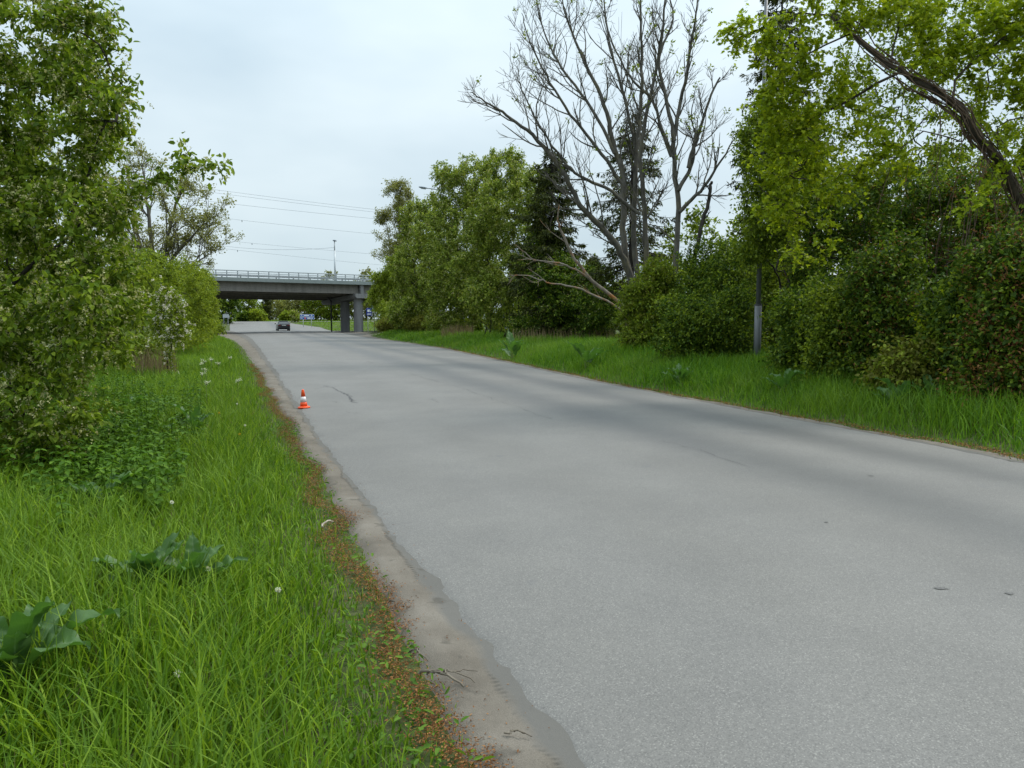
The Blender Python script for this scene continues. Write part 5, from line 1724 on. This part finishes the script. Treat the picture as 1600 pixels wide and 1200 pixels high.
def right_edge(s, t, rng):
    d = t - right_outer(s) + 0.1 + rng.normal(0, .05, len(s))
    hs = 0.3 + 0.7 * smooth(0.1, 1.3, d)
    keep = (d > 0) & (rng.uniform(0, 1, len(s)) < 0.35 + 0.65 * smooth(0.05, .6, d))
    return keep, hs


make_grass('verge_grass', 'long bright green grass covering the left verge',
           [(1.2, 5.5, -3.0, .9, 1500, .17, .40, .0125, 3), (5.5, 10, -4.0, .9, 1000, .17, .40, .0135, 3), (10, 20, -4.5, .9, 500, .18, .40, .015, 2),
            (20, 40, -5, .8, 190, .20, .42, .02, 2), (40, 80, -5, .5, 75, .2, .42, .035, 2)], 'grass', 3, left_edge, 1)
make_grass('verge_grass', 'tall lush grass on the bank along the right side of the road',
           [(4, 16, 8.3, 13, 460, .28, .60, .015, 3), (16, 30, 8.5, 15, 240, .28, .60, .020, 2), (30, 52, 9, 17.5, 105, .26, .5, .025, 2), (52, 84, 10, 18, 55, .26, .48, .04, 2)],
           'grass_right', 4, right_edge, 1)
make_grass('dry_grass', 'scattered straw-coloured dead blades in the left verge', [(1.2, 10, -3, .95, 60, .10, .30, .006, 2), (10, 22, -3.5, .9, 25, .12, .34, .012, 2)], 'grass_dry', 6, left_edge, 1)
make_grass('dry_grass', 'yellowish dead blades low along the edge of the right bank', [(2, 20, 8.5, 11, 40, .10, .30, .010, 2), (20, 45, 8.8, 12.5, 14, .12, .3, .02, 2)], 'grass_dry', 8, right_edge, 1)
# clover and small rosettes among the short grass near the shoulder
rng = np.random.default_rng(77)
n = 9000
s, t = rng.uniform(1.5, 13, n), rng.uniform(-1.2, .8, n)
kp = (left_outer(s) + .08 > t) & (rng.uniform(0, 1, n) < .25 + .75 * (vnoise(s * 1.3, 5) * vnoise(t * 2.1 + 9, 6) > .02))
s, t = s[kp], t[kp]
x, y = xy(s, t)
n = len(x)
az = rng.uniform(0, 6.28, n)
d_ = np.stack([np.cos(az), np.sin(az), rng.uniform(.05, .6, n)], 1)
v, f = leaves_np(np.stack([x, y, gz(x, y) + rng.uniform(.0, .07, n)], 1), d_, unit(rng.normal(0, .4, (n, 3)) + [0, 0, 1]), rng.uniform(.02, .055, n), rng.uniform(.012, .026, n), 'hex')
tag(link('verge_weeds', np_mesh('verge_weeds', v, f), M['nettle']), 'low clover and small weeds in the short grass beside the shoulder', 'weeds', kind='stuff')
# short grass beyond the bridge
rng = np.random.default_rng(5)
n = 26000
x = rng.uniform(-42, 25, n); y = rng.uniform(108, 164, n)
s, t = st(x, y)
kp = (t > tr(s) + .3)
x, y = x[kp], y[kp]
v, fs = blades(rng, x, y, gz(x, y) - .02, rng.uniform(.12, .3, len(x)), rng.uniform(.06, .12, len(x)), 1, .3, .4)
tag(link('meadow_grass', np_mesh('meadow_grass', v, fs), M['grass']), 'grass island beyond the bridge around the blue board', 'grass', kind='stuff')
n = 9000
x = rng.uniform(-80, -35, n); y = rng.uniform(176, 196, n)
v, fs = blades(rng, x, y, gz(x, y) - .02, rng.uniform(.2, .4, n), rng.uniform(.1, .2, n), 1, .3, .4)
tag(link('meadow_grass', np_mesh('meadow_grass', v, fs), M['grass']), 'far strip of grass behind the junction', 'grass', kind='stuff')

# dry reeds under the bushes
def reeds(label, seed, px0, px1, Y0, Y1, n, h0, h1, w):
    r = np.random.default_rng(seed)
    px = r.uniform(px0, px1, n); y = r.uniform(Y0, Y1, n)
    x = (px - 800) / F_PX * y
    v, fs = blades(r, x, y, gz(x, y) - .02, r.uniform(h0, h1, n), np.full(n, w), 3, .12, .1)
    o = link('dry_reeds', np_mesh('dry_reeds', v, fs), M['grass_dry'])
    tag(o, label, 'reeds', kind='stuff')


reeds('dry straw-coloured reeds under the left bushes', 201, 205, 275, 21, 25, 420, .5, 1.1, .016)
reeds('dry brown reeds at the foot of the dark bird cherries', 202, 800, 960, 40, 43, 520, .4, 0.95, .028)
reeds('dry reeds below the rounded bird cherry', 203, 690, 740, 54, 57, 260, .5, 1.1, .035)

# leaf litter: rust-coloured bud scales swept along the grass edge
def litter(name, label, seed, n, fn, s0, s1, size, sign, band):
    r = np.random.default_rng(seed)
    s = s0 + (s1 - s0) * r.uniform(0, 1, n) ** 1.7
    t = fn(s) + sign * (r.normal(0.02, band, n) + 0.05 * np.sin(s * 3.1))
    x, y = xy(s, t)
    z = np.maximum(gz(x, y) + 0.0, ghill(x, y)) + r.uniform(.022, .042, n)
    p = np.stack([x, y, z], 1)
    v, f = leaves_np(p, unit(r.normal(0, 1, (n, 3)) * [1, 1, .25]), unit(r.normal(0, .35, (n, 3)) + [0, 0, 1]), size * r.uniform(.5, 1.3, n), size * .4 * r.uniform(.5, 1.2, n), 'quad')
    o = link(name, np_mesh(name, v, f), M['litter'])
    tag(o, label, 'leaf litter', kind='stuff')


litter('leaf_litter', 'rust-brown bud scales lying along the left grass edge', 211, 36000, lambda s: left_outer(s) - .10 + .05 * vnoise(s * 1.7, 12) + .03 * vnoise(s * 6, 3), 1.5, 30, .017, 1, .06)
litter('leaf_litter', 'brown litter along the foot of the right grass bank', 212, 8000, right_outer, 4, 45, .035, -1, .07)
rng = np.random.default_rng(213)
n = 900
s, t = rng.uniform(2, 18, n), rng.uniform(.65, 1.15, n)
x, y = xy(s, t)
v, f = leaves_np(np.stack([x, y, ghill(x, y) + .018], 1), unit(rng.normal(0, 1, (n, 3)) * [1, 1, .1]), unit(rng.normal(0, .2, (n, 3)) + [0, 0, 1]), .014 * rng.uniform(.4, 1.5, n), .006, 'quad')
tag(link('sand_debris', np_mesh('sand_debris', v, f), M['litter']), 'scattered bits of bark and scales on the sandy shoulder', 'debris', kind='stuff')

# fallen twigs
def twig(label, pa, pb_, r, mat, seed, lift=.035, forks=2):
    rg = np.random.default_rng(seed)
    a, c = ground_hit(*pa), ground_hit(*pb_)
    n = 9
    u = np.linspace(0, 1, n)
    P = a + (c - a) * u[:, None] + rg.normal(0, .008, (n, 3)); P[:, 2] = np.maximum(gz(P[:, 0], P[:, 1]) + .02, ghill(P[:, 0], P[:, 1])) + r + .01 + lift * np.sin(u * 3.1)
    ch = [(P - P[0], np.linspace(r, r * .5, n), 6)]
    for k in range(forks):
        i = int(rg.integers(2, 7)); L = np.linalg.norm(c - a) * rg.uniform(.2, .45)
        d = unit(unit(c - a) + rg.normal(0, .7, 3) * [1, 1, .15])
        Q = P[i] + d * L * np.linspace(0, 1, 5)[:, None] + rg.normal(0, .006, (5, 3))
        Q[:, 2] = np.maximum(Q[:, 2], gz(Q[:, 0], Q[:, 1]) + .03)
        ch.append((Q - P[0], np.linspace(r * .6, r * .3, 5), 5))
    v, f = tubes_np(ch)
    o = link('fallen_twig', np_mesh('fallen_twig', v, f, True), M[mat], None, tuple(P[0]))
    tag(o, label, 'twig', 'fallen twigs')


twig('short pale stick lying at the grass edge', (503, 832), (523, 826), .009, 'twig_pale', 1, forks=0)
twig('forked dark twig across the litter near the bottom of the picture', (655, 1066), (728, 1088), .008, 'twig', 2, forks=3)
twig('thin twig just above the forked twig, reaching onto the sand', (662, 1064), (742, 1080), .005, 'twig', 3, forks=2)
twig('thin dark twig on the sand at the bottom of the shoulder', (790, 1160), (826, 1163), .004, 'twig', 4, .012, forks=1)
twig('small twig on the litter halfway down the left shoulder', (640, 1030), (668, 1046), .005, 'twig', 5, forks=1)
twig('tiny dark stick on the sand beside the litter', (606, 950), (622, 954), .006, 'twig', 6, .01, forks=0)

# ------------------------------------------------------------------ broad-leaved plants
def dock_leaf_mesh(seed, L, W, curl, ruffle):
    r = np.random.default_rng(seed)
    nu, nv = 25, 11
    P = np.zeros((nu, nv, 3)); UV = np.zeros((nu, nv, 2))
    ph = r.uniform(0, 6.28, 4)
    for i in range(nu):
        u = i / (nu - 1)
        w = W * .5 * (math.sin(math.pi * min(1, u * 1.02 + .02) ** .75) ** .8 if u < .985 else .02) + .008
        ang = .25 + curl * u ** 1.6
        y = L * (.55 * u + .25 * curl * u * u); z = L * (1.1 * u - .5 * curl * u ** 2.6)
        for j in range(nv):
            k = (j / (nv - 1)) * 2 - 1
            e = abs(k) ** 1.6
            wav = ruffle * e * (math.sin(u * 17 + ph[0] + (2 if k > 0 else 0)) + .6 * math.sin(u * 29 + ph[1] + k))
            P[i, j] = (k * w * (1 + .12 * math.sin(u * 21 + ph[2] * k)), y - .25 * w * e, z + .35 * w * e + wav + .012 * math.cos(u * 40) * (1 - e))
            UV[i, j] = ((k + 1) / 2, u)
    return grid_mesh('leaf', P, UV)


LEAFS = [dock_leaf_mesh(300 + k, 1.0, w, c, .05) for k, (w, c) in enumerate(((.46, .5), (.40, .75), (.5, .9), (.42, .3), (.46, 1.05)))]
for m_ in LEAFS: m_.materials.append(M['dock'])


def dock(label, px, py, size, nl, seed, dY=0.0):
    r = random.Random(seed)
    p = ground_hit(px, py)
    z = float(gz(p[0], p[1]))
    root = empty('broad_leaf_dock', (p[0], p[1], z))
    tag(root, label, 'plant', 'broad-leaved docks in the grass')
    for k in range(nl):
        o = bpy.data.objects.new('leaf', LEAFS[r.randrange(len(LEAFS))])
        col.objects.link(o)
        o.parent = root
        a = 2 * math.pi * k / nl + r.uniform(-.4, .4)
        s_ = size * r.uniform(.65, 1.1)
        o.scale = (s_, s_, s_)
        o.rotation_euler = (r.uniform(-.45, .25), r.uniform(-.3, .3), a)
        zz = size * r.uniform(.15, .75); out = size * r.uniform(.05, .3)
        o.location = (-out * math.sin(a), out * math.cos(a), zz)
        q = MB().tube([(0, 0, -.03), (-out * .3 * math.sin(a), out * .3 * math.cos(a), zz * .6), (-out * math.sin(a), out * math.cos(a), zz + .01)], [.007, .006, .005], 5)
        q.build('stalk', M['stem_green'], root)


dock('largest dock with big wavy leaves at the lower left edge', 22, 1115, .34, 16, 1)
dock('dark dock in the grass right of the largest one', 225, 950, .27, 11, 2)
dock('dock with leaves spreading toward the road', 305, 945, .27, 11, 3)
dock('dark upright dock farther up the left verge', 300, 690, .36, 10, 4)
dock('dock at the edge of the nettles under the left bushes', 165, 800, .28, 9, 5)
dock('small dock near the dry reeds on the left', 215, 655, .34, 8, 6)
dock('dock in the right bank grass left of the lamp post', 1062, 605, .45, 9, 7)
dock('dock just below the lamp post', 1225, 618, .42, 8, 8)
dock('dock under the bramble on the right bank', 1400, 645, .42, 10, 9)
dock('dark dock clump in the right bank beneath the spruce', 915, 580, .7, 8, 10)
dock('far dock clump in the right bank under the tall bird cherry', 800, 563, .7, 8, 11)
dock('dock near the right edge of the bank', 1455, 640, .40, 9, 12)

# nettles and ground elder on the left
rng = np.random.default_rng(401)
n = 900
px = rng.normal(170, 85, n); py = rng.normal(690, 52, n)
pts = []
for a, c in zip(px, py):
    if c > 590:
        d = ray(a, c)
        Yg = CAM_H / -(d[2] / d[1]) if d[2] < 0 else 50
        if Yg < 26: pts.append((d[0] / d[1] * Yg, Yg))
pts = np.array(pts)
s, t = st(pts[:, 0], pts[:, 1])
pts = pts[t < -0.55]
stems, LV = [], []
for x, y in pts:
    h = rng.uniform(.22, .5); z = float(gz(x, y)) - .02
    lean = rng.normal(0, .05, 2)
    m = 6
    u = np.linspace(0, 1, 4)
    stems.append((np.stack([x + lean[0] * u, y + lean[1] * u, z + h * u], 1), np.full(4, .004), 3))
    for k in range(m):
        f = .3 + .7 * k / (m - 1)
        a0 = rng.uniform(0, 6.28)
        for q in range(3 if k < m - 1 else 4):
            LV.append((x + lean[0] * f, y + lean[1] * f, z + h * f, a0 + q * 2.1, .10 * (1.15 - .5 * f)))
LV = np.array(LV)
d = np.stack([np.cos(LV[:, 3]), np.sin(LV[:, 3]), rng.normal(-.1, .2, len(LV))], 1)
lv, lf = leaves_np(LV[:, :3], d, unit(rng.normal(0, .3, (len(LV), 3)) + [0, 0, 1]), LV[:, 4] * rng.uniform(.8, 1.2, len(LV)), LV[:, 4] * .55, 'hex')
tv, tf = tubes_np(stems)
V, Fs = join_np([(lv, lf), (tv, tf)])
tag(link('nettle_patch', np_mesh('nettle_patch', V, Fs), M['nettle']), 'patch of nettles and ground elder below the left bushes', 'weeds', kind='stuff')

# cow parsley and dandelion clocks in the left grass
def umbel(label, px, py, h, seed):
    r = np.random.default_rng(seed)
    p = ground_hit(px, py)
    root = empty('cow_parsley', (p[0], p[1], float(gz(p[0], p[1]))))
    tag(root, label, 'flower', 'white flowers in the left verge')
    top = np.array([r.normal(0, .05), r.normal(0, .05), h])
    ch = [(np.stack([top * f for f in np.linspace(0, 1, 5)]), np.full(5, .004), 4)]
    hv = []
    for k in range(9):
        e = top + r.normal(0, .03, 3) * [1, 1, .6]
        ch.append((np.stack([top * .86, e]), np.full(2, .002), 3))
        q = 8
        hv.append(e + r.normal(0, .012, (q, 3)))
    v, f = tubes_np(ch)
    link('stem', np_mesh('stem', v, f), M['stem_green'], root)
    hv = np.concatenate(hv)
    n = len(hv)
    v, f = leaves_np(hv, unit(r.normal(0, 1, (n, 3))), unit(r.normal(0, .5, (n, 3)) + [0, 0, 1]), .016, .013, 'quad')
    link('flower_head', np_mesh('flower_head', v, f), M['seed'], root)


for k, (px, py, h, lab) in enumerate([(316, 603, .55, 'leftmost white umbel in the flower cluster by the left verge'), (325, 612, .5, 'white umbel low in the flower cluster'), (331, 598, .6, 'white umbel in the middle of the flower cluster'),
                                      (322, 596, .55, 'white umbel at the back of the flower cluster'), (343, 598, .5, 'white umbel at the road side of the flower cluster'), (314, 620, .5, 'white umbel just below the flower cluster'),
                                      (323, 640, .5, 'single white umbel above the dark upright dock'), (372, 630, .45, 'single white umbel close to the shoulder'), (358, 585, .5, 'farthest white umbel in the verge')]):
    umbel(lab, px, py, h, 500 + k)


def clock(label, px, py, h, seed, mat='seed', rad=.014):
    r = np.random.default_rng(seed)
    p = ground_hit(px, py)
    root = empty('dandelion', (p[0], p[1], float(gz(p[0], p[1]))))
    tag(root, label, 'flower', 'dandelions in the left verge')
    top = np.array([r.normal(0, .04), r.normal(0, .04), h])
    v, f = tubes_np([(np.stack([top * q for q in np.linspace(0, 1, 4)]), np.full(4, .003), 4)])
    link('stem', np_mesh('stem', v, f), M['stem_green'], root)
    n = 46
    d = unit(r.normal(0, 1, (n, 3)) + ([0, 0, .9] if mat != 'seed' else 0))
    v, f = leaves_np(top + d * rad * .3, d, unit(r.normal(0, 1, (n, 3))), rad, rad * .6, 'quad')
    link('flower_head', np_mesh('flower_head', v, f), M[mat], root)


for k, (px, py, lab, mt) in enumerate([(288, 1135, 'dandelion clock in the grass near the bottom left', 'seed'), (318, 948, 'dandelion clock below the spreading dock', 'seed'), (432, 985, 'dandelion clock near the litter edge', 'seed'),
                                       (278, 830, 'dandelion clock beside the spreading dock', 'seed'), (350, 668, 'yellow dandelion beside the dark upright dock', 'dandelion'), (372, 705, 'small yellow dandelion halfway along the left verge', 'dandelion'),
                                       (368, 652, 'dandelion clock near the shoulder beyond the dock', 'seed'), (385, 690, 'dandelion clock closest to the shoulder', 'seed')]):
    clock(lab, px, py, .22, 600 + k, mt)

bpy.context.view_layer.update()
